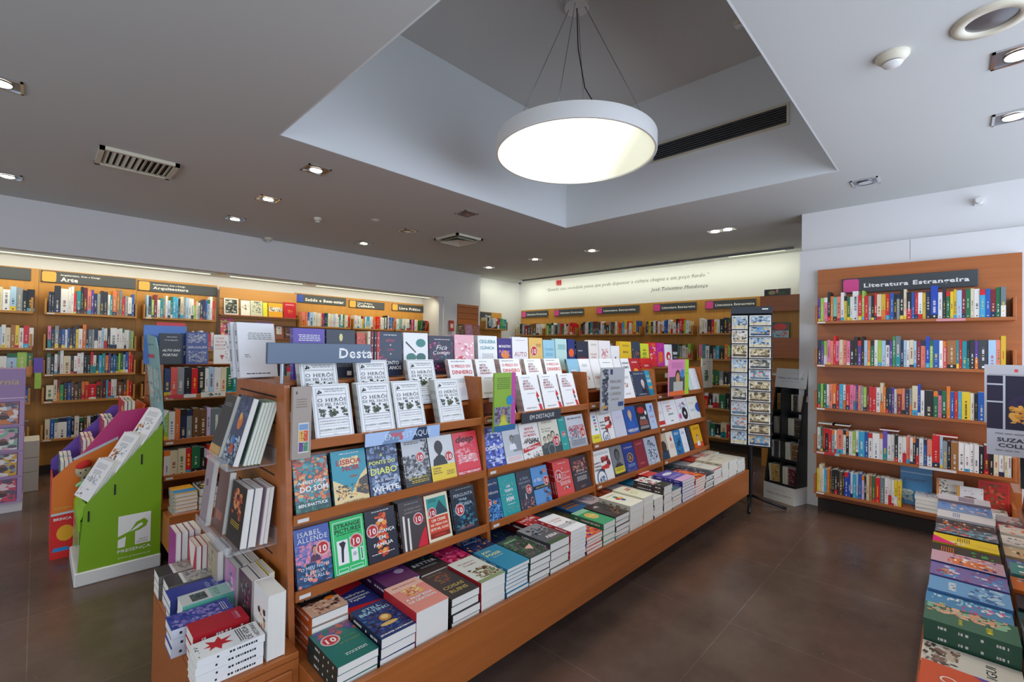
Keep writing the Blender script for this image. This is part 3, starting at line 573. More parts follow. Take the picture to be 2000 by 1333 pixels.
'homem':('C9CCD1','A5A9AF','grey photographic book of a thoughtful man in white',[('r',.5,.3,1,.72,'8A8E94'),('m',.5,.62,.14,'8F8A86','55504C','EDEEF0'),('r',0,0,1,.2,'E2E4E7'),('l',.1,.9,.16,3,'s')]),
'breve':('EFEDE8','D8D6D0','white book with a slanting red banner',[('t','BREVE',.5,.82,.5,.07,'C62A2A','b'),('t','HISTÓRIA',.5,.73,.62,.07,'C62A2A','b'),('t','DO MUNDO',.5,.64,.66,.07,'C62A2A','b'),('s',('4A4238','8A7A6A','2A2A2A'),30,.08,.42,.9,.56,.06),('p',[(.03,.2),(.97,.3),(.97,.42),(.03,.32)],'CC2A26'),('t','50 MENTIRAS',.5,.31,.8,.06,W_,'b'),('s',('B8A890','6A5A4A'),16,.06,.04,.94,.18,.05)]),
'cucas':('E6E2CC','CFCBB4','cream book with a row of dark suited men',[('l',.15,.7,.93,2,'k'),('t','As Cartas',.36,.74,.5,.05,'3A3A34','s'),('t','de Roma',.34,.67,.42,.05,'3A3A34','s'),('r',0,0,1,.3,'3F4A4C'),('m',.2,.44,.09,'C9B8A0','4A4038','55605F'),('m',.42,.46,.1,'C9B8A0','3A3430','3F4848'),('m',.64,.52,.12,'D2C0A8','2E2A28','2E3436'),('m',.86,.44,.09,'C9B8A0','4A4038','55605F'),('c',.45,.15,.2,'7A8484'),('c',.45,.15,.15,'3F4A4C'),('10',.74,.36,.18)]),
'jade':('25A09A','1A7F7A','plain jade green book with a price roundel',[('l',.2,.9,.9,1,'W'),('l',.2,.7,.2,1,'W'),('10',.5,.5,.26)]),
'cerco':('D3D6DB','B5B9C0','pale grey book with bold red title',[('s',('9AA2AE','7A8492','C0404A'),40,.05,.3,.95,.6,.08),('t','BEN MACINTYRE',.5,.9,.84,.05,'44505E','b'),('t','O CERCO',.52,.62,.84,.12,'C8202A','b'),('r',0,0,1,.28,'AEB4BD'),('l',.1,.9,.24,5,'k'),('10',.8,.45,.17)]),
'fitas':('F1F2F3','D9DADC','white book with coloured steps over a yellow foot',[('r',.55,.8,.8,.86,'7A8FC0'),('r',.55,.7,.8,.76,'2A8A8A'),('r',.55,.6,.8,.66,'C85AA0'),('r',.55,.5,.8,.56,'E2A03A'),('r',.55,.4,.8,.46,'3AA06A'),('r',0,0,1,.28,'EAD83A'),('l',.2,.8,.2,2,'k')]),
'lilas':('D6D6E2','C0C0CE','plain lilac-grey book without any picture',[('l',.3,.8,.7,2,'H')]),
'chanceler':('2358A6','173F7C','royal blue book with a smiling woman portrait',[('m',.48,.68,.17,'E2B49A','C9A878','2A62B8'),('t','LIBERDADE',.5,.17,.84,.08,W_,'b'),('l',.2,.8,.1,1,'W')]),
'guerra':('26282E','1A1C20','black book with red helmet and white year title',[('e',.45,.8,.32,'C82A2C',.12),('c',.84,.68,.1,'E9E6E0'),('t','1945',.5,.5,.84,.12,W_,'b'),('l',.1,.9,.4,5,'s'),('l',.1,.9,.2,3,'w')]),
'ceu':('B9CFEA','9FB8D8','pale blue book with red lettering',[('t','SÃO',.5,.72,.6,.1,'5A78C0','b'),('t','mãe',.5,.5,.66,.09,'D8483A'),('t','pai',.5,.3,.5,.09,'D8483A'),('c',.6,.84,.16,'5A8AD0')]),
'lomba':('EDEDED','D6D6D6','white book with a red foot band',[('r',0,.1,1,.25,'CF2A30'),('l',.2,.8,.6,3,'s')]),
'libano':('F3F2F0','DEDDDA','white book with red and green title',[('l',.1,.6,.9,1,'r'),('t','BREVE',.42,.76,.5,.07,'C62A2A','b'),('t','HISTÓRIA',.45,.66,.64,.07,'C62A2A','b'),('t','DO',.35,.57,.2,.06,'C62A2A','b'),('t','LÍBANO',.5,.45,.74,.09,'1F7A4A','b'),('r',.4,.16,.58,.19,'3A3A3A')]),
'disco':('F0EFEE','D9D8D6','white book with a black disc and pink dots',[('s',('E0609A','5AA0C8','2A2A2E'),16,.15,.55,.85,.85,.06),('c',.62,.36,.26,'2A2A2E'),('c',.62,.36,.08,'E8E8E8'),('c',.14,.28,.12,'E0609A')]),
'arco':('F1EEE6','DCD9D0','cream book with a blue half-disc',[('p',[(1,.72),(.82,.69),(.7,.6),(.66,.5),(.7,.4),(.82,.31),(1,.28)],'2F55B0'),('l',.15,.6,.75,3,'y'),('l',.15,.6,.45,3,'c')]),
'heroi':('EFEFEE','C9CCC6','',[('f',.02,.015,.98,.985,'A9B0B6'),('f',.1,.07,.9,.93,'B9C0C6'),('s',('3A4238','2A2E2A'),6,.14,.84,.24,.89,.035),('l',.3,.86,.9,2,'g'),('r',.1,.805,.9,.812,'4A4E54'),('t','O HERÓI',.5,.72,.74,.085,'232B38','s'),('t','DE MIL FACES',.5,.63,.74,.055,'3A424E','s'),('s',('2A2E2A','3E4A34','4A5640'),15,.16,.42,.3,.56,.045),('s',('2A2E2A','55603A','3A3E38'),20,.4,.42,.62,.58,.05),('s',('2A2E2A','6A7048','3A3E38'),13,.74,.42,.86,.57,.04),('r',.1,.38,.9,.388,'5A5E64'),('t','A IMPORTÂNCIA DOS MITOS',.5,.335,.74,.028,'6A7078'),('t','E A JORNADA DO HERÓI',.5,.285,.74,.035,'5A6068','s'),('r',.1,.235,.9,.24,'9AA0A6'),('t','JOSEPH CAMPBELL',.5,.17,.76,.045,'3F5A52','s'),('r',.1,.125,.9,.13,'9AA0A6'),('t','20|20',.5,.09,.12,.02,'8A9096')]),
'mitos':('F4F4F5','C9B8B4','',[('l',.15,.6,.93,1,'g'),('t','SETE',.35,.84,.34,.055,'8E3038','b'),('t','MITOS',.38,.77,.42,.055,'8E3038','b'),('t','SOBRE O',.42,.70,.5,.055,'8E3038','b'),('t','DINHEIRO',.46,.63,.6,.05,'B0505A','b'),('l',.3,.7,.5,1,'g'),('p',[(.8,.56),(.9,.42),(.8,.36),(.74,.42)],'D02A30'),('p',[(.76,.38),(.86,.34),(.86,.22),(.78,.28)],'3A4A4A'),('p',[(.78,.22),(.92,.2),(.96,.04),(.82,.02)],'D02A30'),('t','PEDRO BRITO',.4,.12,.5,.035,'4A4A50')]),
'preco':('F3F2F3','C9B8B4','',[('l',.1,.7,.94,1,'k'),('t','O PREÇO DO',.5,.82,.8,.1,'D2453C','b'),('t','DINHEIRO',.52,.68,.84,.1,'D2453C','b'),('l',.2,.8,.5,3,'g'),('r',.2,.1,.8,.3,'E6E6EA')]),
}
def plain(bg,sp,lbl,ops=()): return (bg,sp,lbl,list(ops))
CV.update({
'p_roxo':plain('5B45A8','4A3A96','violet back cover with white print',[('l',.15,.85,.86,4,'W'),('l',.1,.9,.62,4,'H'),('l',.2,.8,.3,2,'W')]),
'p_amendoa':plain('27303F','1F2733','dark navy back cover with two yellow almonds',[('e',.5,.84,.06,'E8DC8A',.08),('e',.82,.62,.04,'E8DC8A',.05),('l',.2,.8,.6,3,'W'),('l',.15,.85,.3,3,'g'),('r',.7,.05,.86,.14,W_)]),
'p_rubro':plain('C9523A','8A2A22','rust red book with dark spines beside it',[('s',('E0A08A','8A2A22'),12,.1,.2,.9,.9,.15)]),
'p_contos':plain('2B3A52','1E2A3E','navy book with red words and large white title',[('l',.2,.8,.92,1,'W'),('t','amor',.5,.8,.4,.05,'D83A5A'),('t','e',.5,.7,.06,.04,W_),('t','ódio',.5,.6,.4,.05,'D83A5A'),('t','e',.5,.5,.06,.04,W_),('t','CONTO',.5,.3,.7,.09,W_,'b'),('t','DE ANOS',.55,.19,.8,.09,W_,'b'),('s',('D83A5A','6A2A4A'),12,0,.05,.3,.7,.05)]),
'p_figo':plain('EDEEEE','D2D4D4','white book with a green fig branch and red foot',[('p',[(.1,.8),(.5,.55),(.48,.52),(.08,.76)],'4A3A34'),('e',.7,.76,.2,'3A8480',.1),('e',.3,.42,.2,'3A7A70',.1),('e',.7,.42,.2,'2F6A66',.1),('l',.2,.8,.3,2,'s'),('r',0,0,1,.2,'C92A3A')]),
'p_fica':plain('2F2E44','22223A','dark plum book with white script title',[('s',('8A2A6A','3A6A7A','5A3A6A','D04A8A'),36,.05,.15,.95,.85,.06),('l',.2,.85,.9,1,'W'),('t','Fica',.5,.7,.5,.12,W_,'i'),('t','Comigo',.5,.55,.84,.12,W_,'i'),('t','CATE',.5,.12,.5,.06,'C04A6A')]),
'p_rosa':plain('EDB4BF','D99AA8','pink book with a red flower',[('e',.35,.35,.2,'D8454A',.1),('s',('F2CBD2','D8808E','FFFFFF'),26,.05,.1,.95,.85,.1)]),
'p_cegueira':plain('EFF1F2','CBD2D6','white book with turquoise capital title',[('t','CEGUEIRA',.5,.84,.84,.1,'2C8FA0','b'),('t','CLÍNICA',.48,.68,.74,.1,'2C8FA0','b'),('l',.2,.8,.5,4,'g'),('l',.2,.8,.25,3,'g')]),
'p_monstro':plain('3E2F7E','332668','purple book with an orange shape and yellow foot',[('t','MONSTRO',.5,.76,.86,.12,W_,'b'),('e',.5,.52,.3,'E88A3A',.12),('s',('E88A3A','8A6AD0'),12,.1,.3,.9,.65,.1),('r',0,0,1,.2,'D9E04A')]),
'p_auto':plain('F0EFF4','D8D6DE','white book with tall red serif title',[('l',.2,.8,.9,1,'g'),('t','AUTO',.5,.5,.8,.22,'A8423A','s'),('l',.2,.8,.25,2,'g')]),
'p_dez':plain('E8BE6A','C99A4A','sand yellow book with a roundel and black foot',[('r',0,0,1,.22,'26241F'),('l',.5,.9,.8,3,'u'),('10',.35,.6,.26)]),
'p_concha':plain('9CCDE2','7FB2CA','light blue book with darker blue words',[('t','Concha',.5,.7,.7,.08,'3F86AC'),('l',.2,.8,.55,3,'c'),('c',.7,.14,.14,'D6C85A')]),
'p_agua':plain('BFE0DE','A2C8C6','pale aqua book with green words',[('l',.2,.9,.8,5,'t')]),
'p_foguete':plain('26387A','1C2A5E','blue and orange book with round planet',[('c',.5,.55,.36,'E8642E'),('t','LUA',.5,.25,.6,.1,W_,'b')]),
'p_noite':plain('2C3344','212736','dark slate book with small white title',[('t','TUDO É',.3,.66,.4,.05,W_,'b'),('l',.15,.8,.4,3,'r')]),
'p_creme':plain('EEE8E2','D9D2CA','cream book with small red capitals',[('t','MULHER',.5,.5,.6,.06,'B85A4A'),('t','FEIRA',.5,.4,.5,.06,'B85A4A'),('l',.2,.8,.85,2,'g')]),
'p_petala':plain('F0ECEC','D8D4D4','white book with a pale rose pattern',[('s',('D8A0A0','C97A7A','E8C0BC'),30,.25,.3,.75,.75,.08)]),
'p_busto':plain('F2F2F2','DADADA','white book with a tiny dark bust',[('m',.5,.42,.09,'4A4A4A','2A2A2A','2A2A2A')]),
'p_educar':plain('EBC32C','CFA51E','bright yellow book with black title',[('t','ÉPICA',.5,.6,.76,.1,'2A241A','b'),('l',.2,.8,.85,2,'k'),('r',0,0,1,.1,'3A8A6A')]),
'p_cena':plain('3A4658','2C3644','dark blue picture book with brown figures',[('s',('8A4A3A','C98A5A','22303F'),24,.1,.1,.9,.7,.1)]),
'p_limao':plain('D9DE3A','B8BE2A','lemon yellow book with dark print',[('t','NÃO',.5,.72,.6,.09,'3A4A1A','b'),('t','FIZ',.5,.55,.5,.12,'3A4A1A','b'),('t','ISTO',.5,.38,.6,.1,'3A4A1A','b')]),
'p_rubi':plain('E0303A','C02028','red book with a lilac corner',[('s',('E88A3A','F0C0D8','B82AA0'),14,.1,.3,.9,.95,.16)]),
'p_magenta':plain('C8309A','A82080','magenta and orange glowing book',[('c',.5,.4,.36,'F0622A'),('s',('F08A2A','7A2AC8'),14,.1,.1,.9,.9,.12)]),
'p_gota':plain('F2F0F0','D8D6D6','white book with a red teardrop face',[('e',.5,.45,.3,'D02A2E',.2),('e',.55,.42,.14,'F2F0F0',.1)]),
'p_sombra':plain('2A3038','1E242C','dark book with white print band',[('r',.1,.5,.9,.62,'E0E0E0'),('l',.15,.85,.4,3,'w')]),
'c_azulclaro':plain('8FC0DA','3A7A78','light blue book with soft white title beside a teal block of copies',[('t','MAR',.5,.6,.5,.12,'E8F2F6','b'),('t','MANSO',.5,.42,.7,.12,'5A9ABA','b')]),
'c_flor':plain('F2F1F3','D8D6DA','white book with a small red flower',[('s',('D04A5A',),6,.55,.3,.7,.4,.05),('l',.2,.7,.8,3,'g')]),
'c_cura':plain('EFECEE','D6D2D6','white book with pale red word',[('t','CURAR',.5,.35,.7,.12,'E08A80','b')]),
'c_diz':plain('F0F0F0','D6D6D6','white book with red three-letter title',[('t','DIZ',.4,.5,.56,.22,'D23A36','b'),('l',.2,.8,.85,1,'k')]),
'c_monte':plain('ECECEC','D0D0D0','white book with grey word',[('t','MONTE',.5,.5,.8,.14,'9AA6A6','b')]),
'c_ganhar':plain('F1F1F1','26282C','white book edged in black with grey title',[('t','GANHAR',.5,.82,.84,.1,'3A3A3E','b'),('t','TEMPO',.5,.66,.7,.1,'3A3A3E','b'),('l',.2,.8,.4,4,'g')]),
'c_chama':plain('B8222A','8A1820','dark red book with a yellow flame',[('c',.5,.4,.3,'F0A02A'),('c',.5,.36,.18,'F0D84A'),('l',.2,.8,.86,2,'W')]),
'c_vivo':plain('D8262A','B01C20','vivid red book with white name',[('t','GAIA',.5,.7,.6,.08,W_,'b'),('l',.2,.8,.3,2,'y')]),
'c_preta':plain('5A5C64','3A3C44','charcoal figured book behind the grey placard',[('s',('2A2C32','8A8C94'),26,.05,.1,.95,.9,.1)]),
'c_capoeira':plain('EFEFEF','D4D4D6','white book with a tiny leaping dancer',[('s',('C8302A','2A6A3A','E2B03A'),8,.4,.45,.6,.6,.05),('t','BOSSA',.5,.2,.56,.06,'8A8A90'),('l',.2,.8,.82,3,'g')]),
'c_economia':plain('34455A','26354A','slate blue book with a white-haired man',[('t','FERNANDO SILVA',.5,.9,.8,.05,'C9D2DA'),('m',.66,.5,.14,'D8C0B0','D8D8D8','1E2A3A'),('l',.2,.8,.12,1,'W')]),
'c_dias':plain('2A9AB8','1C7A98','turquoise book with bold white title',[('t','DIAS',.55,.6,.8,.14,W_,'b'),('t','BONS',.5,.78,.6,.1,'E8D04A','b'),('r',0,0,1,.25,'1C7A98'),('r',.2,.3,.9,.38,'E88A2A')]),
'c_celeste':plain('5A9AD8','3F7AB8','sky blue book with tiny print',[('l',.2,.8,.8,3,'W')]),
'c_galaxia':plain('26305E','1C2448','navy book with a pink dot',[('c',.6,.7,.14,'D83A8A'),('l',.2,.8,.45,4,'h')]),
'c_menta':plain('CFE2D8','6FA08A','pale mint book near the last upright',[('l',.2,.8,.8,3,'g')]),
'c_risco':plain('F0F1F1','D6D8D8','white book with looping pen lines',[('s',('8A9AA0','C9828A'),12,.1,.1,.9,.8,.04)]),
})
H=.226
def yf(z): return 1.79+.114*(z-.374)
MAIN='main book island'
G1=gondola('display_gondola','long orange-brown wooden book island with tilted shelves and a low stacking ledge',[.69,1.71,2.72,3.745,4.765],1.42,1,far=4.735)
ordn=lambda k:['front','second','third','fourth','fifth'][k]
def display(key,x0,x1,z,n=1,t=.0185,lean=16,h=H,y=None,where='',cp=None):
    bg,sp,lb,ops=CV[key]; w=x1-x0-.002
    y0=(yf(z)+.003 if y is None else y)
    mk=lambda i:standing(x0,y0+t+i*(t+.0006)/cos(rad(lean)),z+.005+t*sin(rad(lean)),lean)
    o=make_book('display_book',w,h,t,bg,sp,ops,mk(0),f"{lb}{where}",'book',seed=hash_(key))
    for i in range(1,n): dup(o,mk(i),f"{ordinal(i+1)} copy, {lb}{where}")
    return o
def hash_(s): return sum(ord(c)*(i+3) for i,c in enumerate(s))
def short(l):
    for q in (' with',' showing',' of ',' in ',' over',' behind',' beside'):
        if q in l: l=l.split(q)[0]
    return l
A,B,C=.53,.81,1.09
for k,x0,x1,n in (('isabel',.716,.858,1),('strange',.862,1.012,1),('family',1.016,1.166,1),('amor',1.185,1.325,3),('crime',1.33,1.472,1),('pergunta',1.49,1.65,1),
  ('fry',1.725,1.83,1),('tempo',1.834,1.975,1),('cidade',1.98,2.105,1),('teu',2.11,2.262,1),('conducao',2.32,2.50,4),('sacco',2.505,2.695,1),
  ('dragon',2.745,2.995,1),('retrato',3.0,3.165,1),('letrab',3.17,3.34,1),('vinho',3.345,3.51,1),('prata',3.515,3.72,1),
  ('nuca',3.765,3.905,1),('romance',3.91,4.05,1),('azul',4.055,4.2,1),('branco',4.205,4.32,1),('escuro',4.34,4.42,1),('amarelo',4.45,4.66,1)):
    display(k,x0,x1,A,n,where='')
for k,x0,x1,n in (('som',.716,.858,1),('lisboa',.872,1.03,1),('diabo',1.034,1.19,1),('paisagem',1.215,1.362,3),('garcia',1.366,1.52,1),('deep',1.524,1.69,1),
  ('oceano',1.73,1.879,1),('homem',1.883,2.026,1),('breve',2.03,2.204,1),('cucas',2.208,2.40,1),('jade',2.405,2.48,1),('cerco',2.487,2.69,1),
  ('fitas',2.745,2.86,1),('dragon',2.865,3.05,1),('lilas',3.055,3.22,1),('chanceler',3.225,3.42,1),('guerra',3.425,3.605,1),('ceu',3.61,3.73,1),
  ('lomba',3.765,3.88,1),('libano',3.885,4.17,1),('disco',4.175,4.4,1),('arco',4.405,4.66,1)):
    display(k,x0,x1,B,n,where=' again, on the middle shelf' if k=='dragon' else '')
hp=['first','second','third','last']
def hero(x0,x1,z,n,y,lb,key='heroi',h=.235,t=.014):
    bg,sp,_,ops=CV[key]; mk=lambda i:standing(x0,y+t+i*(t+.0006)*1.05,z+t*sin(rad(17)),17)
    o=make_book('display_book',x1-x0,h,t,bg,sp,ops,mk(0),lb,'book',seed=hash_(key))
    for i in range(1,n): dup(o,mk(i),f"{ordinal(i+1)} copy, {lb}")
YC=yf(C)+.003
for (x0,x1,n),l in zip(((.80,.967,3),(1.003,1.17,3),(1.181,1.343,2),(1.43,1.589,3)),('at the cardboard end','before the display strip','second from the divider','beside the divider')):
    hero(x0,x1,C+.005,n,YC,'pale-bordered classic with three small dark figures, '+l)
for (x0,x1,n),l in zip(((.79,.955,3),(1.05,1.215,2),(1.33,1.50,2)),('cardboard end','middle','divider end')):
    hero(x0,x1,C+.105,n,YC+.105,'raised back-row classic with three figures, '+l)
hero(1.60,1.775,C+.105,2,YC+.105,'white paperback with large red title above the first divider','preco')
for (x0,x1,n),l in zip(((1.80,1.955,2),(2.226,2.395,2)),('behind the green placard','behind the middle pencil copy')): hero(x0,x1,C+.105,n,YC+.105,'raised white paperback with red pencil, '+l,'mitos')
for (x0,x1,n),l in zip(((2.0,2.18,4),(2.43,2.6,2)),('above the display strip','at the end of the second bay')): hero(x0,x1,C+.105,n,YC+.105,'raised white paperback with big red title, '+l,'preco')
for (x0,x1,n),l in zip(((1.86,1.985,1),(2.06,2.24,4),(2.255,2.435,2),(2.452,2.62,2)),('beside the green placard','first upright','middle','last by the divider')): hero(x0,x1,C+.005,n,YC,'white paperback with a red pencil, lower step, '+l,'mitos')
for k,x0,x1 in (('c_preta',3.02,3.20),('c_capoeira',3.205,3.40),('c_economia',3.43,3.64),('c_dias',3.645,3.73),('c_celeste',4.2,4.32),('c_galaxia',4.325,4.44),('c_menta',4.445,4.54),('c_risco',4.545,4.72)):
    display(k,x0,x1,C,2 if k!='c_menta' else 3,t=.016,lean=17,h=.225)
for k,x0,x1 in (('c_azulclaro',2.68,2.82),('c_flor',2.825,2.97),('c_cura',2.975,3.10),('c_diz',3.105,3.30),('c_monte',3.305,3.42),('c_ganhar',3.425,3.56),('c_chama',3.565,3.73),('c_vivo',3.76,3.95)):
    display(k,x0,x1,C+.1,1,t=.016,lean=17,h=.23,y=YC+.105)
m=MB('wood_laminate')
# the upper step that carries the back rows
st=G1
for i,(a,b_) in enumerate(((.705,1.695),(1.725,2.705),(2.735,3.73),(3.76,4.75))):
    m=MB('wood_laminate'); m.box(a,b_,YC+.10,YC+.19,C+.085,C+.1035); m.box(a,b_,YC+.17,YC+.19,C+.006,C+.084); m.build('step_board',st)
ZT=1.336
tops=[('p_roxo',.807,.955),('p_amendoa',.96,1.108),('p_rubro',1.115,1.165),('p_contos',1.235,1.378),('p_figo',1.385,1.548),('p_fica',1.552,1.732),('p_rosa',1.738,1.895),('p_cegueira',1.925,2.095),('p_monstro',2.10,2.232),('p_auto',2.236,2.397),('p_dez',2.405,2.553),('p_concha',2.557,2.695),('p_agua',2.7,2.84),('p_foguete',2.85,2.945),('p_noite',2.965,3.128),('p_creme',3.132,3.277),('p_petala',3.281,3.46),('p_busto',3.465,3.61),('p_educar',3.616,3.818),('p_cena',3.822,3.98),('p_limao',3.985,4.153),('p_rubi',4.157,4.313),('p_magenta',4.317,4.48),('p_gota',4.485,4.66),('p_sombra',4.664,4.80)]
for i,(k,x0,x1) in enumerate(tops):
    bg,sp,lb,ops=CV[k]; h=.235-.03*(k=='p_busto')-.012*(i%3==2)
    o=make_book('display_book',x1-x0-.003,h,.018,bg,sp,ops,standing(x0,2.168,ZT+.0015,4),lb+' on the top ledge','book',seed=hash_(k))
    for j in range(1,3 if k in('p_cegueira','p_contos','p_noite') else 2): dup(o,standing(x0,2.168+j*.0188,ZT+.0015,4),f"{ordinal(j+1)} copy on the top ledge, {lb}")
for i,(x,c) in enumerate(((1.168,'a'),(1.186,'m'),(1.204,'k'),(1.22,'r'))):
    make_book('display_book',.12,.235,.014,c,c,(),T(x+.014,2.16,ZT)@Rz(90)@Ry(-90)@Rz(0)@I4 if 0 else T(x,2.15,ZT)@Matrix(((0,0,1,0),(1,0,0,0),(0,1,0,0),(0,0,0,1))),f"{NAMES[c]} spine squeezed between the rust red and the navy book on the ledge",'book')
# big white book leaning on the gondola end, top ledge
o=make_book('display_book',.17,.26,.03,'EDEDF0','C9C9CE',[('l',.25,.9,.8,4,'g'),('l',.12,.3,.4,2,'g'),('l',.15,.8,.06,1,'k')],T(.64,2.36,ZT)@Rz(8)@standing(0,0,0,12)@I4,'large white hardback leaning at the end of the top ledge')
dup(o,T(.625,2.40,ZT)@Rz(8)@standing(0,0,0,12),'grey-edged hardback behind the large white one on the ledge end')
# ---------------- placards and strips on the main island ----------------
def placard(name,label,cat,x0,x1,y,z0,z1,d,face,ops,side=None,face_dir='-y',mt='coloured_board'):
    e=empty(name,(x0,y,z0)); tag(e,label,cat)
    R={'-y':I4,'-x':Rz(-90)}[face_dir]
    w,h=x1-x0,z1-z0; m=MB(mt,face); m.M=R@Matrix(((1,0,0,0),(0,0,-1,0),(0,1,0,0),(0,0,0,1)))
    m.box(0,w,0,h,-d,0,face); 
    if side: m.box(w*side[1],w+.0005,-.0002,h+.0003,-d,.0006,side[0])
    art(m,w,h,.0008,ops,hash_(label)); m.build('panel',e)
    m=MB('acrylic'); m.M=R; m.box(w*.05,w*.05+.015,d+.001,.05,h*.5,h*.5+.04); m.build('clip',e); return e
placard('brochure_placard','lime green and magenta brochure placard fixed to the first divider','placard',1.705,1.868,1.775,1.045,1.362,.012,'8CB33A',[('l',.1,.72,.9,6,'5A7A2A'),('c',.72,.52,.16,'2A8AC0'),('r',0,.12,.79,.42,'8A8E96'),('s',('3A3E48','5A5E6A','6A4A6A'),22,.05,.12,.72,.4,.09),('m',.42,.34,.1,'B08A70','5A4A9A','C0B040'),('p',[(.2,.1),(.42,.26),(.66,.1)],'C9CC4A'),('r',0,0,1,.1,'2A6A9A'),('t','CANTADAS',.9,.5,.1,.05,W_)],('C04A9A',.8))
placard('placard_book','tall pale grey placard with a black tile pattern at the second divider','placard',2.735,3.04,1.775,1.055,1.37,.012,'B5B7BA',[('s',('2A2F3A','3A4456','5A5E66'),60,.04,.06,.26,.95,.06),('r',.36,.84,.46,.96,'2A3A66'),('t','MACAU',.6,.68,.5,.07,'8E7E6A'),('t','LÍNGUA',.58,.54,.46,.07,'8E7E6A'),('t','CHINESA',.6,.4,.5,.07,'A89E8E'),('t','LÍNGUA',.58,.28,.46,.06,'A89E8E'),('r',.72,.1,.95,.2,'2F4A86'),('s',('D09A4A',),5,.05,.08,.2,.16,.06)])
placard('brochure_placard','pink and lime brochure placard of a child behind a book','placard',3.78,4.175,1.775,1.105,1.42,.012,'DE86B4',[('l',.08,.68,.9,5,'B05A8A'),('r',0,.12,.78,.52,'3F4A4A'),('m',.42,.46,.15,'C98E6A','3A241A','8A3A3A'),('r',.2,.12,.68,.38,'B8B4A8'),('c',.66,.6,.1,'2A8AC0'),('r',0,0,.78,.12,'E86A2A'),('t','CONTO',.89,.6,.12,.06,'4A6A1A')],('A6D02A',.8))
e=placard('shelf_strip','dark shelf strip reading EM DESTAQUE in the second bay','sign',2.0,2.372,1.845,1.048,1.112,.004,'3A3E46',[('t','EM DESTAQUE',.5,.48,.62,.5,W_)])
placard('shelf_strip','shiny blue-white shelf strip reading EM DESTAQUE under the pale-bordered classics','sign',1.0,1.40,1.845,1.056,1.113,.004,'A8C4EA',[('r',0,0,.35,1,'B4CCEE'),('p',[(.2,0),(.4,0),(.5,1),(.3,1)],'7E98B8'),('p',[(.6,0),(.84,0),(.8,1),(.68,1)],'34445C'),('t','EM DESTAQUE',.55,.48,.62,.56,'DCE6F4'),('s',('8AB0C0','C8707E'),4,.3,.2,.5,.8,.05)],mt='printed_cover')  # blue-white glare and slanting reflections are painted into the strip face
# cardboard brochure holder on the first upright, facing the aisle
e=placard('cardboard_sign','tall kraft cardboard sign with a small coloured picture on the first upright','sign',.694,.766,1.845,1.05,1.332,.02,'A5988C',[('r',.15,.9,.22,.94,'5A3A2A'),('l',.15,.75,.82,4,'8E7E70'),('r',.3,.08,.86,.5,'D5D3CE'),('r',.34,.4,.82,.48,'7A9AC0'),('r',.34,.24,.57,.39,'E0A83A'),('r',.59,.24,.82,.39,'D8582E'),('r',.34,.1,.57,.23,'6A4A8A'),('r',.59,.1,.82,.23,'4A8A6A'),('s',('2A2A2E','E8E0D0'),12,.36,.12,.8,.38,.05)])
# 'Destaques' sign on a post
e=empty('topic_sign',(.64,1.985,1.336)); tag(e,'long blue-grey sign reading Desta on a short post above the top ledge','sign')
m=MB('sign_blue'); m.bev(0,.45,-.012,.012,.082,.168,.002); m.build('plate',e)
m=MB('coloured_board','W'); m.text('Desta',T(.375,-.0126,.126)@Matrix(((1,0,0,0),(0,0,-1,0),(0,1,0,0),(0,0,0,1))),.16,.06,'W',serif=True,bold=.02); m.build('lettering',e)
m=MB('metal_grey'); m.cyl((.06,0,0),.008,.082,12); m.build('post',e)
e=empty('poster_board',(4.83,1.93,1.02)); tag(e,'cream display board with a small green picture beyond the island end','board')
m=MB('coloured_board','E4DCC8'); m.M=Rz(-8); m.box(.02,.235,-.006,.006,.09,.40)
m.M=Rz(-8)@T(.02,-.0065,.09)@Matrix(((1,0,0,0),(0,0,-1,0),(0,1,0,0),(0,0,0,1))); art(m,.215,.31,0,[('r',.26,.24,.56,.6,'2F7A4A'),('s',('D8D0BC','C98A8A','1F5A3A','6A3A4A'),16,.28,.25,.6,.58,.06),('l',.15,.8,.88,1,'g'),('r',.12,.8,.3,.83,'u')],3); m.build('panel',e)
m=MB('metal_grey'); m.tube([(-.05,0,.02),(.12,0,.02),(.12,.012,.2)],.004); m.build('wire_arm',e)
# ---------------- stacks ----------------
LAB_UNDER={}
def pile(x0,y0,w,d,z0,ztop,bg,sp,look,ops,M=None,t=None,name='stacked_book',rot=0,jit=.003):
    """identical copies lying flat; the top one first"""
    n=max(1,round((ztop-z0)/(t or .027))); t=(ztop-z0)/n-.0006
    b,g=book_mesh(w,d,t,bg,sp,ops,hash_(look)); B0=Matrix(((1,0,0,0),(0,1,0,0),(0,0,1,0),(0,0,0,1)))
    M=M or T(x0,y0,0); o=b.build(name); g.build('page_block',o); r=random.Random(hash_(look))
    for i in range(n):
        mw=M@T(r.uniform(-jit,jit),r.uniform(-jit,jit),ztop-(i+1)*(t+.0006))@Rz(r.uniform(-1.2,1.2)*min(1,i) )
        if i==0: o.matrix_world=mw; tag(o,f"{look}, top copy",'book')
        else: dup(o,mw,f"{ordinal(i+1)} copy down, {look}")
Zp=.356
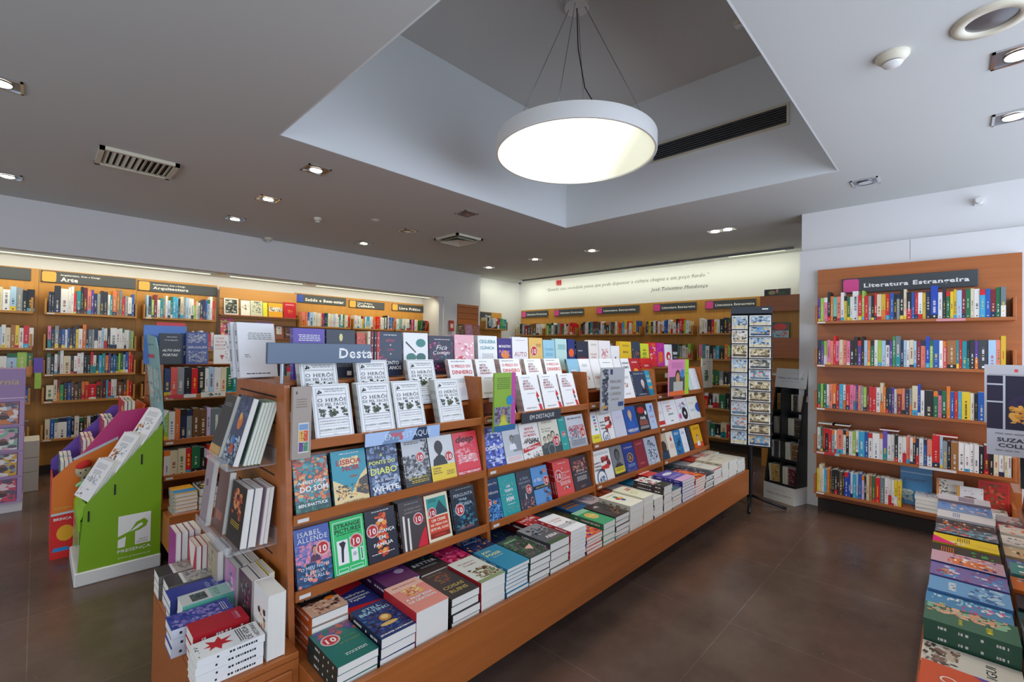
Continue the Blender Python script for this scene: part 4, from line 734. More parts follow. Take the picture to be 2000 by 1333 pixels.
fp=[ # x0,x1,ztop,t,cover,spine,look,ops
(.705,.855,.443,.029,'1F6B62','1E2E2C','dark green novel with reddish sky and a price roundel',[('s',('B85A4A','5A4A8A','8A4A6A'),24,.02,.72,.98,.99,.12),('t','As Leoas',.66,.6,.4,.07,'6A9A4A'),('t','de Jerusalém',.66,.48,.5,.06,'8AA04A'),('l',.3,.85,.2,2,W_),('10',.3,.66,.22)]),
(.864,1.01,.466,.033,'23386E','1C2238','midnight blue novel with a golden lamp',[('t','STILL',.5,.88,.66,.08,'A8D0DC','b'),('t','BEATING',.5,.77,.84,.09,'A8D0DC','b'),('s',('2F4A8A','1A2240','3A6AA0','5A4A6A'),50,.03,.12,.97,.7,.08),('c',.55,.48,.16,'C98A3A'),('c',.55,.5,.1,'E8C880'),('e',.5,.3,.24,'D8B26A',.05),('t','JENNIFER HARTMANN',.5,.06,.92,.05,W_,'b')]),
(1.013,1.167,.50,.14,'E08E80','B82A2C','salmon novel with a gold flower and white title',[('r',0,.75,1,1,'E8B8A8'),('s',('E8B85A','F0D8A0','C85A4A'),30,.25,.5,.75,.75,.07),('t','MIA SHERIDAN',.5,.88,.7,.05,'B85A54'),('t','A PROMESSA',.5,.4,.8,.08,W_,'b'),('t','DE GRAYSON',.5,.3,.8,.08,W_,'b')]),
(1.18,1.33,.484,.03,'3C3A3A','2A2828','charcoal novel with faded gold title',[('s',('6A3A3A','8A6A4A','4A4A4A'),24,.3,.55,.75,.85,.09),('t','COISAS',.5,.36,.7,.12,'B8A05A','b'),('t','RUINS',.5,.2,.6,.12,'B8A05A','b'),('t','IAN MOORE',.45,.9,.5,.05,'9A8A6A')]),
(1.337,1.483,.496,.045,'D9DCD2','A01C24','pale novel with hunting dogs and a red spine',[('s',('8A5A3A','5A3A2A','7A8A5A','B8B090'),60,.2,.12,.95,.5,.08),('t','Pequenos',.5,.8,.6,.06,'A03A34','s'),('t','Tratados',.5,.7,.5,.06,'A03A34','s'),('r',0,0,1,.1,'8A9A6A')]),
(1.49,1.64,.502,.019,'2E86A8','1F6F92','plain ocean blue paperback with yellow capitals',[('t','JON',.3,.82,.36,.1,'E8E49A','b'),('t','FOSSE',.42,.68,.6,.1,'E8E49A','b'),('l',.2,.7,.55,1,W_)]),
(1.645,1.795,.503,.028,'3A4A3C','2A3A30','dark leafy novel with a pale bird',[('s',('5A7A4A','2A3A2A','7A4A5A','4A6A4A'),60,.03,.05,.97,.85,.1),('p',[(.4,.4),(.8,.5),(.6,.25)],'E0B0A0'),('t','VERÕES',.4,.86,.6,.08,'9AC08A','b')]),
(1.80,1.957,.523,.045,'5A5A5C','3A3A3C','grey photographic book with four figures and capital title',[('r',0,.6,1,1,'8A8A8C'),('s',('2A2A2C','4A4A4C','9A9A9C'),30,.1,.5,.9,.85,.08),('t','ABBA',.6,.3,.6,.12,'E0E0E0','b'),('r',0,0,1,.12,'3A5A3A')]),
(1.963,2.105,.541,.02,'E9EBEC','C03038','white book with red script and tiny chair',[('t','Cuidado',.45,.72,.7,.09,'C04A4A','s'),('t','comigo',.45,.6,.5,.07,'C04A4A','s'),('r',0,.25,1,.42,'C0C0C2'),('s',('6A4A3A',),5,.6,.3,.75,.45,.06)]),
(2.112,2.27,.466,.019,'D8502E','5A2A6A','orange-red book with violet lettering',[('s',('8A3A7A','E88A3A','5A3A8A','F0A050'),60,.03,.03,.97,.97,.1)]),
(2.278,2.405,.497,.04,'3A9A6A','2A7A52','green novel with a gold oval',[('e',.5,.55,.34,'C9B05A',.2),('t','GOLD',.5,.55,.4,.1,'F0E8C0','b'),('r',0,.8,1,1,'8AC0A0')]),
(2.412,2.57,.502,.028,'3A3430','241F1C','black-brown book with white block title',[('t','FÉ',.4,.8,.4,.12,'D8D8D8','b'),('s',('6A4A3A','8A6A4A','2A2A2A'),26,.4,.1,.95,.6,.09)]),
(2.577,2.745,.53,.045,'E8E4D2','CFCAB4','cream book with a multicoloured flower',[('c',.4,.55,.1,'C82A2C'),('c',.6,.55,.1,'E8B02A'),('c',.5,.68,.1,'2A7A4A'),('c',.5,.42,.1,'2A4A9A'),('t','CASAMENTO',.5,.85,.7,.05,'8A8A6A')]),
(2.75,2.885,.54,.05,'E9E6CC','D8D4BA','cream book with yellow ring and red boxes',[('c',.45,.45,.18,'D8D45A'),('c',.45,.45,.11,'E9E6CC'),('r',.5,.75,.9,.8,'C84A3A'),('r',.45,.66,.8,.71,'C84A3A')]),
(2.89,3.025,.50,.035,'DCDDD2','2A3A4A','off-white book with a black and white photograph strip',[('r',.1,.5,.9,.85,'3A3A3C'),('s',('E0E0E0','8A8A8A'),16,.12,.52,.88,.83,.08)]),
(3.03,3.16,.555,.03,'E8E8E4','3A2A2A','black and red checked book on a tall white stack',[('r',0,0,1,.35,'26302A'),('s',('D02A2E','1F3A2A','F0F0F0'),30,.05,.1,.95,.9,.14)]),
(3.165,3.32,.497,.022,'C8B8A0','4A5A6A','tan and blue-grey book with a red head',[('r',0,0,1,.4,'4A6272'),('s',('D8402E','E8E0D0','8A7A6A'),26,.1,.45,.9,.95,.12)]),
(3.33,3.555,.535,.022,'5A4AA8','3A3490','violet-blue book with a white oval and pink corner',[('r',0,0,1,.3,'D8A8C8'),('e',.5,.75,.3,'D8D8E8',.1),('l',.1,.9,.5,4,'H')]),
(3.562,3.76,.505,.022,'E8602A','C8402A','orange-red book with dark lower corner',[('s',('D02A2A','F08A3A','2A3A4A','E8A07A'),36,.03,.03,.97,.97,.15)]),
(3.767,3.935,.487,.022,'34404E','27303C','dark book with white chequered lettering',[('s',('E8E8E8','1A1A1E','C83A3A'),26,.1,.1,.9,.9,.08)]),
(3.94,4.12,.505,.026,'E0DDD4','9A9A9A','off-white book with a fine red edge line',[('r',0,0,1,.06,'C83A4A'),('l',.2,.8,.7,3,'g')]),
(4.125,4.285,.527,.024,'E9E3D0','B0A890','ivory book with a faint rose border',[('f',.08,.08,.92,.92,'D8A0A0'),('l',.2,.8,.6,3,'u')]),
(4.29,4.51,.517,.028,'EBE5D4','C9C0A8','broad cream book with olive lettering',[('l',.2,.8,.8,2,'u'),('c',.5,.5,.1,'D8D0A8')]),
(4.515,4.725,.49,.03,'E9E6DC','8A8678','white corner book with a small brown line',[('r',.1,.2,.4,.23,'6A5A3A')]),
]
for x0,x1,zt,t,bg,sp,lk,ops in fp: pile(x0,1.452,x1-x0,.232,Zp,zt,bg,sp,lk,ops,t=t)
bp=[(.72,.862,.495,.035,'2C2420','C8561E','black thriller with orange author name',[('s',('3A2A22','1C1816'),20,.03,.4,.97,.97,.12),('t','JO',.4,.9,.3,.1,'E8782A','b'),('t','NESBØ',.5,.76,.86,.13,'E8782A','b'),('t','O MORCEGO',.5,.58,.86,.08,W_,'b'),('r',0,0,1,.4,'C9A088'),('s',('8A5A4A','3A2A2A','E0B89A'),18,.1,.05,.9,.42,.1),('e',.75,.4,.14,'E8782A',.05)]),
(.87,1.02,.448,.03,'2F3580','B82430','blue and red book with white author name',[('p',[(0,1),(1,1),(1,.8),(0,.62)],'D0262E'),('p',[(0,0),(1,0),(1,.1),(0,.22)],'D0262E'),('t','Kathrine',.5,.55,.7,.08,W_,'b'),('t','Kressmann',.5,.45,.8,.08,W_,'b'),('t','Taylor',.5,.35,.5,.08,W_,'b')]),
(1.03,1.19,.495,.03,'5A2A5E','43204A','purple novel with white author name',[('t','CARMEN',.5,.82,.6,.08,W_,'b'),('t','LAFORET',.5,.71,.66,.08,W_,'b'),('c',.7,.4,.14,'9A8AA8'),('l',.2,.8,.55,1,'H')]),
(1.20,1.36,.485,.03,'1E2226','16191C','black novel with engraved flowers',[('s',('3A4448','5A6468','2A3034'),34,.05,.5,.95,.97,.08),('t','BETTER',.5,.4,.8,.1,'C9CCCE','s'),('l',.2,.8,.25,2,'g')]),
(1.365,1.52,.47,.03,'C82A5E','8A1C3C','crimson pink novel with dark sprays',[('s',('E8508A','8A1C3C','F07AA0','5A1428'),44,.03,.03,.97,.97,.1)]),
(1.525,1.69,.475,.03,'26305A','1A2040','dark blue novel with orange sparks',[('s',('C86A3A','3A5AA0','D8A04A','1A2040'),50,.03,.03,.97,.97,.07),('t','TEMPOS',.5,.7,.7,.08,'8AB8E0','b'),('t','ANTIGOS',.5,.55,.7,.08,'8AB8E0','b')]),
(1.74,1.90,.45,.03,'243050','1A2440','navy book with an olive corner',[('s',('6A7A3A','2A3A6A'),16,.3,.3,.9,.8,.09)]),
(1.905,2.055,.515,.03,'B8262C','4A1418','red and black book with white title',[('s',('1A1A1C','E8E8E8','D83A3A'),34,.05,.05,.95,.95,.09),('t','HITLER',.5,.3,.8,.09,W_,'b')]),
(2.06,2.2,.50,.03,'3A3E42','26282C','dark grey book under the shelf in the second bay',[('s',('6A6E72','2A2C30'),20,.05,.1,.95,.9,.09)]),
(2.205,2.36,.455,.025,'3F3F2C','2C2C1E','olive black book with thin gold arcs',[('s',('8A7A3A','5A5A3A'),14,.1,.1,.9,.9,.07)]),
(2.365,2.53,.47,.025,'3A6AA0','27507A','blue book with orange bars',[('r',.1,.7,.9,.78,'D8803A'),('r',.1,.55,.9,.63,'D8803A'),('r',.1,.4,.9,.48,'D8803A')]),
(2.54,2.7,.485,.025,'BDB3B8','9A9298','mauve grey book with a round maze',[('c',.5,.5,.36,'8A3A5A'),('c',.5,.5,.32,'BDB3B8'),('c',.5,.5,.24,'6A5A66'),('c',.5,.5,.2,'BDB3B8')]),
(2.76,2.93,.47,.025,'C8582E','7A2A1A','rust book beside the second divider foot',[('s',('E8A07A','6A2A2A'),16,.1,.1,.9,.9,.1)]),
(2.94,3.1,.48,.025,'B8B0B2','8A8284','pale mauve book with flecks',[('s',('7A6A72','C8404A'),20,.1,.1,.9,.9,.06)]),
(3.11,3.27,.485,.025,'1F6A8A','14506A','blue-green book at the third bay back',[('l',.2,.8,.7,2,W_)]),
(3.28,3.44,.53,.025,'D83A2E','8A1A14','red book with white bands at the third bay back',[('r',0,.3,1,.36,W_),('s',('26282C',),12,.1,.5,.9,.9,.1)]),
(3.45,3.72,.47,.025,'6A6E74','4A4E54','wide grey book near the third divider foot',[('s',('3A3E44','9A9EA4'),18,.1,.1,.9,.9,.09)]),
(3.78,3.95,.47,.025,'2A2E34','1A1C20','black book with grey discs in the last bay',[('c',.5,.5,.3,'5A5E64'),('c',.5,.5,.2,'2A2E34')]),
(3.96,4.13,.49,.025,'8A8E94','6A6E74','slate book in the last bay',[('s',('5A5E64','C8C8CC'),16,.1,.1,.9,.9,.1)]),
(4.14,4.32,.50,.025,'B83A34','8A2420','brick red book in the last bay',[('l',.2,.8,.7,3,'a')]),
(4.33,4.53,.505,.025,'C9A8A0','A88880','pinkish beige book in the last bay',[('s',('C83A3A','E8E0D8'),14,.1,.1,.9,.9,.1)]),
(4.54,4.73,.50,.025,'E0DACA','B8B2A0','pale cream book against the far upright',[('l',.2,.8,.6,3,'u')])]
for x0,x1,zt,t,bg,sp,lk,ops in bp: pile(x0,1.694,x1-x0,.24,Zp,zt,bg,sp,lk,ops,t=.046 if x0>.8 else t)
# ---------------- low table at the island end ----------------
e=empty('low_table',(.385,1.69,0)); tag(e,'low orange-brown wooden end table carrying books at the island end','table')
m=MB('wood_laminate'); m.bev(0,.292,0,.87,.378,.400,.002); m.build('table_top',e)
for q,nn in (((0,.292,0,.022,.0,.377),'front_panel'),((0,.022,.023,.87,.0,.377),'side_panel'),((.268,.29,.023,.87,.0,.377),'side_panel')): m=MB('wood_laminate'); m.box(*q); m.build(nn,e)
m=MB('wood_laminate'); m.bev(.025,.268,-.012,-.0005,.10,.35,.004); m.build('drawer_front',e)
ET=lambda x0,y0,w:T(x0,y0,0)@Matrix(((0,-1,0,0),(1,0,0,0),(0,0,1,0),(0,0,0,1)))   # spine on the near side, head pointing -X
def epile(x0,x1,y0,y1,zt,t,bg,sp,lk,ops): pile(0,0,y1-y0,x1-x0,.401,zt,bg,sp,lk,ops,M=ET(x1,y0,0),t=t)
epile(.37,.567,1.71,1.815,.50,.025,'EDEDE9','E9E9E6','white book with a red star and black hand-drawn title',[('p',[(.5,.86),(.56,.76),(.82,.8),(.66,.68),(.9,.6),(.66,.58),(.7,.42),(.52,.54),(.34,.44),(.38,.6),(.14,.64),(.36,.7),(.26,.8),(.44,.76)],'C3202A'),('s',('2A2A2A',),14,.1,.92,.8,.97,.025),('t','HISTÓRIAS',.5,.1,.84,.09,'26282C'),('t','DE VIDA',.5,.21,.84,.09,'26282C'),('l',.1,.9,.34,3,'k')])
epile(.387,.558,1.84,1.945,.507,.034,'C41F2E','A81824','plain red book on the end table',[('l',.2,.8,.2,3,'p'),('t','UMA BREVE',.5,.14,.5,.04,'F0D0D0')])
epile(.348,.542,1.95,2.062,.50,.033,'3F4FA8','C9CCD8','violet-blue book with a faint portrait',[('s',('5A5AB8','8A7AC8','A89AD8','2F3F98'),60,.05,.2,.95,.95,.14),('l',.2,.8,.15,3,'W')])
epile(.40,.57,2.075,2.17,.51,.055,'DFE3DC','5FAF9C','thick pale book with mint sides and a dark stamp',[('r',.15,.5,.8,.8,'4F5F5A'),('s',('2F3F3A','6F7F7A'),20,.18,.52,.78,.78,.08),('r',.05,.05,.95,.42,'9FD0BE'),('t','ATLAS',.5,.3,.7,.1,'3F7F6A')])
epile(.38,.572,2.18,2.29,.497,.03,'2A3FA0','24357F','royal blue book on the end table',[('t','BEJA',.5,.3,.6,.1,'B8C8F0'),('t','ALMA',.5,.17,.6,.1,'B8C8F0')])
epile(.392,.577,2.305,2.42,.50,.035,'B8B4AC','6A6660','grey book with a black label, closer of two alike',[('r',0,.72,1,1,'3A3A38'),('r',.0,.66,1,.72,'E8E8E4'),('s',('9A968E','C9C5BC','7A8290'),30,.05,.05,.95,.6,.12)])
epile(.38,.564,2.43,2.545,.50,.035,'A8A49C','6A6660','grey book with a black label, by the green stand',[('r',0,.72,1,1,'333331'),('r',.0,.66,1,.72,'E0E0DC'),('s',('8A867E','5A564E','B9A58C'),30,.05,.05,.95,.6,.12)])
# upright books on the end table: cover towards -X, spine towards -Y
def upright(x,y,t,h,d,bg,sp,lb,ops,z=.401,rz=0,name='upright_book'):
    A=Matrix(((0,0,-1,0),(1,0,0,0),(0,-1,0,0),(0,0,0,1)))
    A=Matrix(((0,0,-1,0),(1,0,0,0),(0,1,0,0),(0,0,0,1)))    # local x->+Y (spine at -Y end), y->up, z->-X : handed check below
    return make_book(name,d,h,t,bg,sp,ops,T(x+t,y,z)@Rz(rz)@Matrix(((0,0,-1,0),(-1,0,0,0),(0,1,0,0),(0,0,0,1)))@T(-d,0,0),lb,'book',seed=hash_(lb))
U=[(1.735,.60,.058,.225,'E9E8E4','F1F0EC','thick white book with a red-lettered spine and a small photograph',[('s',('C98A5A','3A3A3E','E8D8C8'),12,.3,.25,.8,.7,.12)]),
(1.915,.575,.03,.21,'5A3A44','3A2A30','dark wine book standing behind the thick white one',[('s',('A04A5A','8A7A7E','3A2A30'),30,.1,.1,.9,.9,.1)]),
(1.916,.608,.024,.215,'D8D4CC','C9C5BC','first pale book standing behind the thick white one',[]),
(1.917,.635,.022,.22,'C9B84A','B8A83A','pale book with a yellow spine foot standing on the end table',[]),
(2.085,.555,.035,.20,'B87AA8','C9B0C4','mauve cover book standing upright in the middle of the end table',[('s',('5A7A8A','D8A8C8'),16,.2,.1,.8,.8,.12)]),
(2.086,.592,.03,.21,'3A3A40','2A2A30','dark book standing upright in the middle of the end table',[]),
(2.087,.625,.03,.215,'DAD6CE','C9C5BC','white book standing upright in the middle of the end table',[]),
(2.255,.53,.024,.22,'A89A80','C2BEB4','sand book with grass picture standing on the end table',[('s',('6A6A4A','C9B88A'),16,.1,.1,.9,.9,.1)]),
(2.256,.556,.02,.225,'D6D2D8','C5C2C8','lavender white book standing near the grass picture',[]),
(2.257,.578,.02,.225,'CFCBD2','BFBBC2','second lavender white book standing near the grass picture',[]),
(2.42,.475,.02,.20,'B8243A','A01C30','red and white book, first of a row standing on the table',[('p',[(.1,1),(.9,1),(.5,.2)],'E8D8D0')]),
(2.421,.497,.02,.20,'C02A3A','B02030','red and white book, second of a row standing on the table',[]),
(2.422,.519,.02,.20,'E0DCD4','D0CCC4','cream book, third of a row standing on the table',[]),
(2.423,.541,.02,.20,'DCD8D0','CCC8C0','cream book, fourth of a row standing on the table',[]),
(2.59,.43,.022,.22,'A02A8A','8A1F78','magenta book, first of the farther row on the table',[]),
(2.591,.455,.022,.22,'E0DCD8','3A2A34','dark-spined book, second of the farther row on the table',[]),
(2.592,.48,.022,.22,'A02A8A','8A1F78','magenta book, third of the farther row on the table',[]),
(2.593,.505,.022,.22,'DAD6D2','2A2A2A','pale book, last of the farther row on the table',[])]
for y,x,t,h,bg,sp,lb,ops in U: upright(x+(-.025 if x>.59 and y<1.8 else .0 if x>.56 else .03 if y>2.4 else .015),y-.03,t,h,.15,bg,sp,lb,ops)
# books leaning in acrylic holders on the slatted island end (covers towards -X)
def held(lb,x,y,z,t,h,d,bg,sp,ops,n=1,tilt=None):
    tilt=tilt or (15 if z>.9 else 6)
    Mx=lambda i:T(x-i*0+i*(t+.001),y,z)@Ry(tilt)@Matrix(((0,0,-1,0),(-1,0,0,0),(0,1,0,0),(0,0,0,1)))@T(-d,0,0)
    o=make_book('held_book',d,h,t,bg,sp,ops,Mx(0),lb,'book',seed=hash_(lb))
    for i in range(1,n): dup(o,Mx(i),f"{ordn(i)} copy behind the {short(lb)} in the end holder")
for z,y0,y1,lb in ((1.02,1.97,2.3,'upper'),(.71,1.94,2.42,'lower')):
    e=empty('acrylic_holder',(.679,y0,z)); tag(e,f'clear acrylic ledge, {lb} of two hooked on the slatted island end','book holder')
    m=MB('acrylic'); m.box(-.17,0,0,y1-y0,-.006,-.002); m.box(-.004,0,0,y1-y0,-.002,.06); m.build('ledge',e)
    m=MB('acrylic'); m.box(-.174,-.17,0,y1-y0,-.006,.03); m.build('lip',e)
held('children picture book with an orange rocket and blue figure in the upper holder',.548,1.98,1.022,.022,.265,.15,'3F4A66','6A8A6A',[('s',('5A6A8A','2F3A56'),20,.03,.7,.97,.97,.12),('c',.55,.62,.2,'D8763A'),('c',.5,.7,.1,'E8B04A'),('s',('8A9AA8','B0BCC8','6A7A8A'),40,.03,.03,.97,.4,.12),('c',.5,.34,.12,'2A7AC0'),('c',.5,.22,.14,'C8502E'),('l',.2,.8,.08,1,'k')],1)
held('pale green edged book beside the rocket picture book',.573,1.975,1.022,.0115,.25,.14,'A8C0A4','B8CCB4',[],5)
held('dark grey book with gold foot in the upper holder',.545,2.14,1.03,.03,.25,.14,'34342F','3A3A38',[('l',.2,.8,.85,2,'g'),('r',0,0,1,.16,'C9A05A')],1)
held('white-edged book between the dark grey one and the rocket one',.577,2.125,1.03,.02,.25,.14,'2A2C36','D0D2D8',[],1)
held('black book with a red shape and gold print in the lower holder',.575,1.95,.713,.026,.225,.18,'2A2622','26221E',[('s',('B8502E','D88A5A','8A3A2A'),26,.2,.45,.8,.9,.12),('l',.2,.8,.35,3,'Y')],1)
held('white hardback beside the black one in the lower holder',.603,1.945,.713,.026,.225,.17,'DADCE6','E6E8F0',[],1)
held('pink-lined white book beside the hardback in the lower holder',.631,1.945,.713,.013,.22,.17,'D8C0C8','E0CCD4',[],1)
held('last white book against the slats in the lower holder',.6455,1.945,.713,.016,.22,.17,'E2E4EA','E8EAF0',[],1)
held('brown matt book standing in the lower holder',.565,2.15,.713,.026,.25,.14,'6A4A40','5A3E36',[('l',.2,.8,.3,4,'s')],1)
held('greyish mauve book at the outer edge of the lower holder',.535,2.30,.713,.022,.27,.10,'9A8A92','8A7A82',[('r',.35,.6,.6,.7,'6A4A5A')],1)
# ---------------- second island ----------------
G2=3.62
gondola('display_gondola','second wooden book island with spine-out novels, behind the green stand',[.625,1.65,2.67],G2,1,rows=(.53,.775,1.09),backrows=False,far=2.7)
r2=random.Random(5)
for z,cs,ctx in ((1.0945,'NSgkRkwhwaetGdkmOdkdNkdgnbyk'*1,'top row of the second island'),(.7795,'lwOnguuHG_G_mBUegkmdGUgwwkaw','middle row of the second island'),(.5345,'waarekRebGErwwwagwam','lower row of the second island')):
    y=G2+(yf(z)-1.42)+.012; dz=.0265
    spine_row('shelved_novel','book',cs,1.0 if len(cs)>24 else .9,T(.642,y+.004,z),.15,.215 if z>1 else .225 if z>.7 else .19,ctx,r2,end='green stand',hv=.008)
for x0,x1,zt,t,bg,sp,lk,ops in ((.65,.775,.50,.026,'E0A030','C8C4B8','orange and blue book on the second island ledge',[('r',0,.1,1,.5,'2A8AC8')]),(.785,.92,.51,.05,'2E3236','C8C4B8','black and white checked book on the second island ledge',[('s',('E8E8E8','D8C030','8A8C90'),24,.05,.05,.95,.95,.12)]),(.935,1.08,.46,.03,'4A8AC0','C8C4B8','small blue book on the second island ledge',[])):
    pile(x0,G2+.05,x1-x0,.21,Zp,zt,bg,sp,lk,ops,t=t)
for k,(x0,x1,y,z1,bg,sp,lb,ops) in enumerate(((.54,.80,4.26,1.62,'4A74C0','3A5CA0','large cobalt blue album at the back of the second island top',[]),(.62,.80,4.30,1.645,'C8303A','A8202A','red album edge showing above the cobalt one',[]),
 (.61,.74,4.12,1.56,'22262E','1A1C22','black book with slanted white capitals on the second island',[('l',.3,.8,.88,1,W_),('t','Investigação',.55,.78,.8,.05,W_),('t','ALTO DAS',.55,.45,.84,.12,W_,'bi'),('t','PORTAS',.5,.3,.7,.12,W_,'bi')]),
 (.745,.835,4.15,1.565,'2E4470','223456','navy book with white serif capitals half hidden on the second island',[('t','Cid',.5,.55,.7,.1,W_,'s'),('t','Po',.5,.35,.7,.14,W_,'s')]),
 (.765,.905,4.09,1.575,'3A4A8A','2A3A72','blue book with patterned bands and white title on the second island',[('s',('B0B4C0','8A90A8'),90,.1,.66,.9,.94,.05),('t','JERUSALÉM',.5,.52,.86,.1,W_,'s'),('s',('B0B4C0','8A90A8'),90,.1,.06,.9,.4,.05)]),
 (.94,1.055,4.09,1.56,'E0DEDC','C8C6C4','white book with red hand-drawn capitals on the second island',[('t','CONS',.35,.88,.5,.08,'B03A40'),('t','TRUIR A',.42,.76,.66,.08,'B03A40'),('t','REVO',.38,.64,.56,.08,'B03A40'),('t','LUÇÃO',.4,.52,.6,.08,'B03A40'),('p',[(.35,.3),(.6,.3),(.48,.14)],'B03A40'),('s',('8AA0A0','6A7A7A'),20,.6,.1,.95,.8,.05)]),
 (1.065,1.20,4.10,1.57,'E4E4E6','C03038','red-headed white book with a small white building on the second island',[('r',0,.72,1,1,'D23A36'),('t','ARQUITECTURA',.5,.92,.84,.06,'7A1A1A'),('l',.1,.4,.82,2,W_),('r',.25,.25,.8,.45,'C0C4C8'),('e',.52,.46,.32,'9AA0A6',.04),('r',.3,.1,.75,.25,'6A7076')]))):
    make_book('display_book',x1-x0,z1-1.336,.018,bg,sp,ops,standing(x0,y,1.336,5),lb,'book',seed=k)
placard('shelf_strip','white shelf ticket with dark numerals on the second island','sign',.86,1.02,G2+.435,1.088,1.125,.003,'D8DAD2',[('s',('2A2A2A',),10,.2,.2,.8,.8,.05)])
placard('shelf_strip','red and white shelf strip on the second island','sign',.66,.83,G2+.435,1.092,1.118,.003,'C83A44',[('r',.55,0,1,1,'D8D8D8')])
# ---------------- tall bookcase, foreign literature ----------------
RM=T(4.82*KS,.935*KS,0)@Rz(-90)
Zr=[kz(v) for v in (1.782,1.40,1.02,.635,.28)]
BC=floor_shelf_unit('bookcase','tall orange-brown bookcase of foreign literature on the thick white wall','bookcase',RM,1.345,kz(2.27),Zr,.235,panel='wood_laminate',bays=[(.025,1.30)])
sign('section_sign','dark sign with a pink square reading Literatura Estrangeira on the tall bookcase',T(5.0*KS+.02,.745*KS,kz(2.035))@Rz(-90),.905,.138,'Literatura Estrangeira',sq='P')
rr=random.Random(21)
rows=(('vlpk^oTsw^yeww_^rl^rgkraYrbkgk^a^kbrWYnB_^wD^eyYhmeawcbmeG','top row of the tall bookcase',1.2,.012),
('nvlpsR^paspkk^vK^hoewlhwvE^G_^nhwahmsB^lb_WSU_trtnDvd_h_sY^','second row of the tall bookcase',1.2,.006),
('elewsorcwrppvsglmrrwa^oknvwmsnga_^B^wk_epeo^brcy_wkb_rpw','third row of the tall bookcase',1.16,.008),
('werkrgws_wkwlwc_bwW_wV^wwkwwswknwbsR_^h^gkU_W_WWwkmkawaw','fourth row of the tall bookcase',1.23,.008),)
for (cs,ctx,L,hv),z in zip(rows,Zr): spine_row('shelved_novel','book',cs,L,RM@T(.048,.004,z),.17,.222 if z>1 else .215,ctx,rr,end='postcard stand',hv=hv)
spine_row('shelved_novel','book','ya^wcoukkkukB_BwchbHkaUeR_G_wwwyy',.60,RM@T(.048,.004,Zr[4]),.17,.215,'bottom row of the tall bookcase',rr,end='postcard stand',hv=.008)
zb=Zr[4]
def rb(lb,y0,w,h,dy,bg,sp,ops,z=zb,lean=6,t=.02): return make_book('display_book',w,h,t,bg,sp,ops,RM@T(.935*KS-y0*KS,dy,0)@standing(0,0,z,lean),lb,'book',seed=hash_(lb))
rb('large bright blue book facing out at the foot of the tall bookcase',.335,.205,.33,.17,'2F7FBA','1E5C8C',[('r',0,.8,1,.83,'8AB8D8'),('l',.1,.8,.65,2,'n'),('s',('9AC0D0','C8D8DC'),14,.05,.1,.4,.35,.1)])
rb('cream cookery book with a strolling figure at the foot of the tall bookcase',.115,.16,.265,.13,'E2DED0','D8843A',[('r',0,.5,.1,1,'D8843A'),('t','LISBOA',.7,.62,.5,.12,'26282A','b'),('s',('4A4644','6A5A50','8A7A6A'),18,.12,.35,.45,.95,.06)])
rb('white cookery book with a dark bowl at the foot of the tall bookcase',-.0,.15,.235,.105,'E6E4DE','D8D4CA',[('r',.0,0,.12,1,'D8A04A'),('e',.5,.55,.36,'3A2A24',.14),('e',.5,.57,.3,'8A5A40',.1),('s',('5A7A5A','C86A4A','2A2A2E'),16,.1,.1,.95,.95,.04)])
rb('red patterned book facing out beside the bookcase end',-.115,.175,.30,.15,'B8322A','8A2420',[('f',.04,.03,.96,.97,'D84A3A'),('s',('7A5A3A','8A3A2A','D8583A','5A4A3A'),40,.15,.15,.9,.9,.12),('r',0,0,1,.12,'26343A')])
def shelfpile(lb,y0,wy,dy,zt,bg,ops,t=.03,sp='D8D8DA'):
    pile(0,0,wy,.19,zb+.001,zt,bg,sp,lb,ops,M=RM@T(.935*KS-y0*KS,dy,0),t=t)
shelfpile('pale book with brown flecks at the tall bookcase foot',.235,.16,.0,zb+.125,'CFCFD2',[('s',('5A4A44','8A9A9A','B86A5A'),20,.05,.05,.95,.95,.1)])
shelfpile('white book with sky blue cover at the tall bookcase foot',.065,.17,-.02,zb+.13,'5A86C8',[('s',('D8A070','D88A8A','B8C8E8'),12,.1,.1,.9,.9,.12)],t=.04)
shelfpile('red edged guide lying beside the red patterned book',-.12,.15,.0,zb+.09,'E0DCD0',[('r',0,.8,1,1,'D8202A'),('s',('3A3A3E',),8,.1,.1,.9,.6,.1)],t=.02)
# books lying across the top of the fourth row
for i,(x,c) in enumerate(((.05,'g'),(.16,'k'),(.50,'m'),(.86,'r'))):
    b,g=book_mesh(.13,.10,.014,c,c,(),i); o=b.build('shelved_novel',mw=RM@T(x,.03,Zr[3]+.2485)); g.build('page_block',o); tag(o,f"{NAMES[c]} paperback laid flat on top of the fourth row",'book')
placard('shelf_strip','pink shelf strip under the top row of the tall bookcase','sign',0,.17,0,0,.02,.003,'D8909A',[('l',.1,.9,.4,1,W_)])
bpy.data.objects[[o.name for o in bpy.data.objects if o.name.startswith('shelf_strip')][-1]].matrix_world=RM@T(.86,-.002,Zr[0]-.024)
placard('shelf_strip','red and white shelf strip at the start of the fourth row','sign',0,.17,0,0,.022,.003,'C82A34',[('r',.8,0,1,1,'A0C8C8')])
bpy.data.objects[[o.name for o in bpy.data.objects if o.name.startswith('shelf_strip')][-1]].matrix_world=RM@T(.05,-.002,Zr[3]-.024)
placard('shelf_strip','long white shelf strip under the big red spine of the fourth row','sign',0,.22,0,0,.02,.003,'D8DADC',[])
bpy.data.objects[[o.name for o in bpy.data.objects if o.name.startswith('shelf_strip')][-1]].matrix_world=RM@T(.76,-.002,Zr[3]-.024)
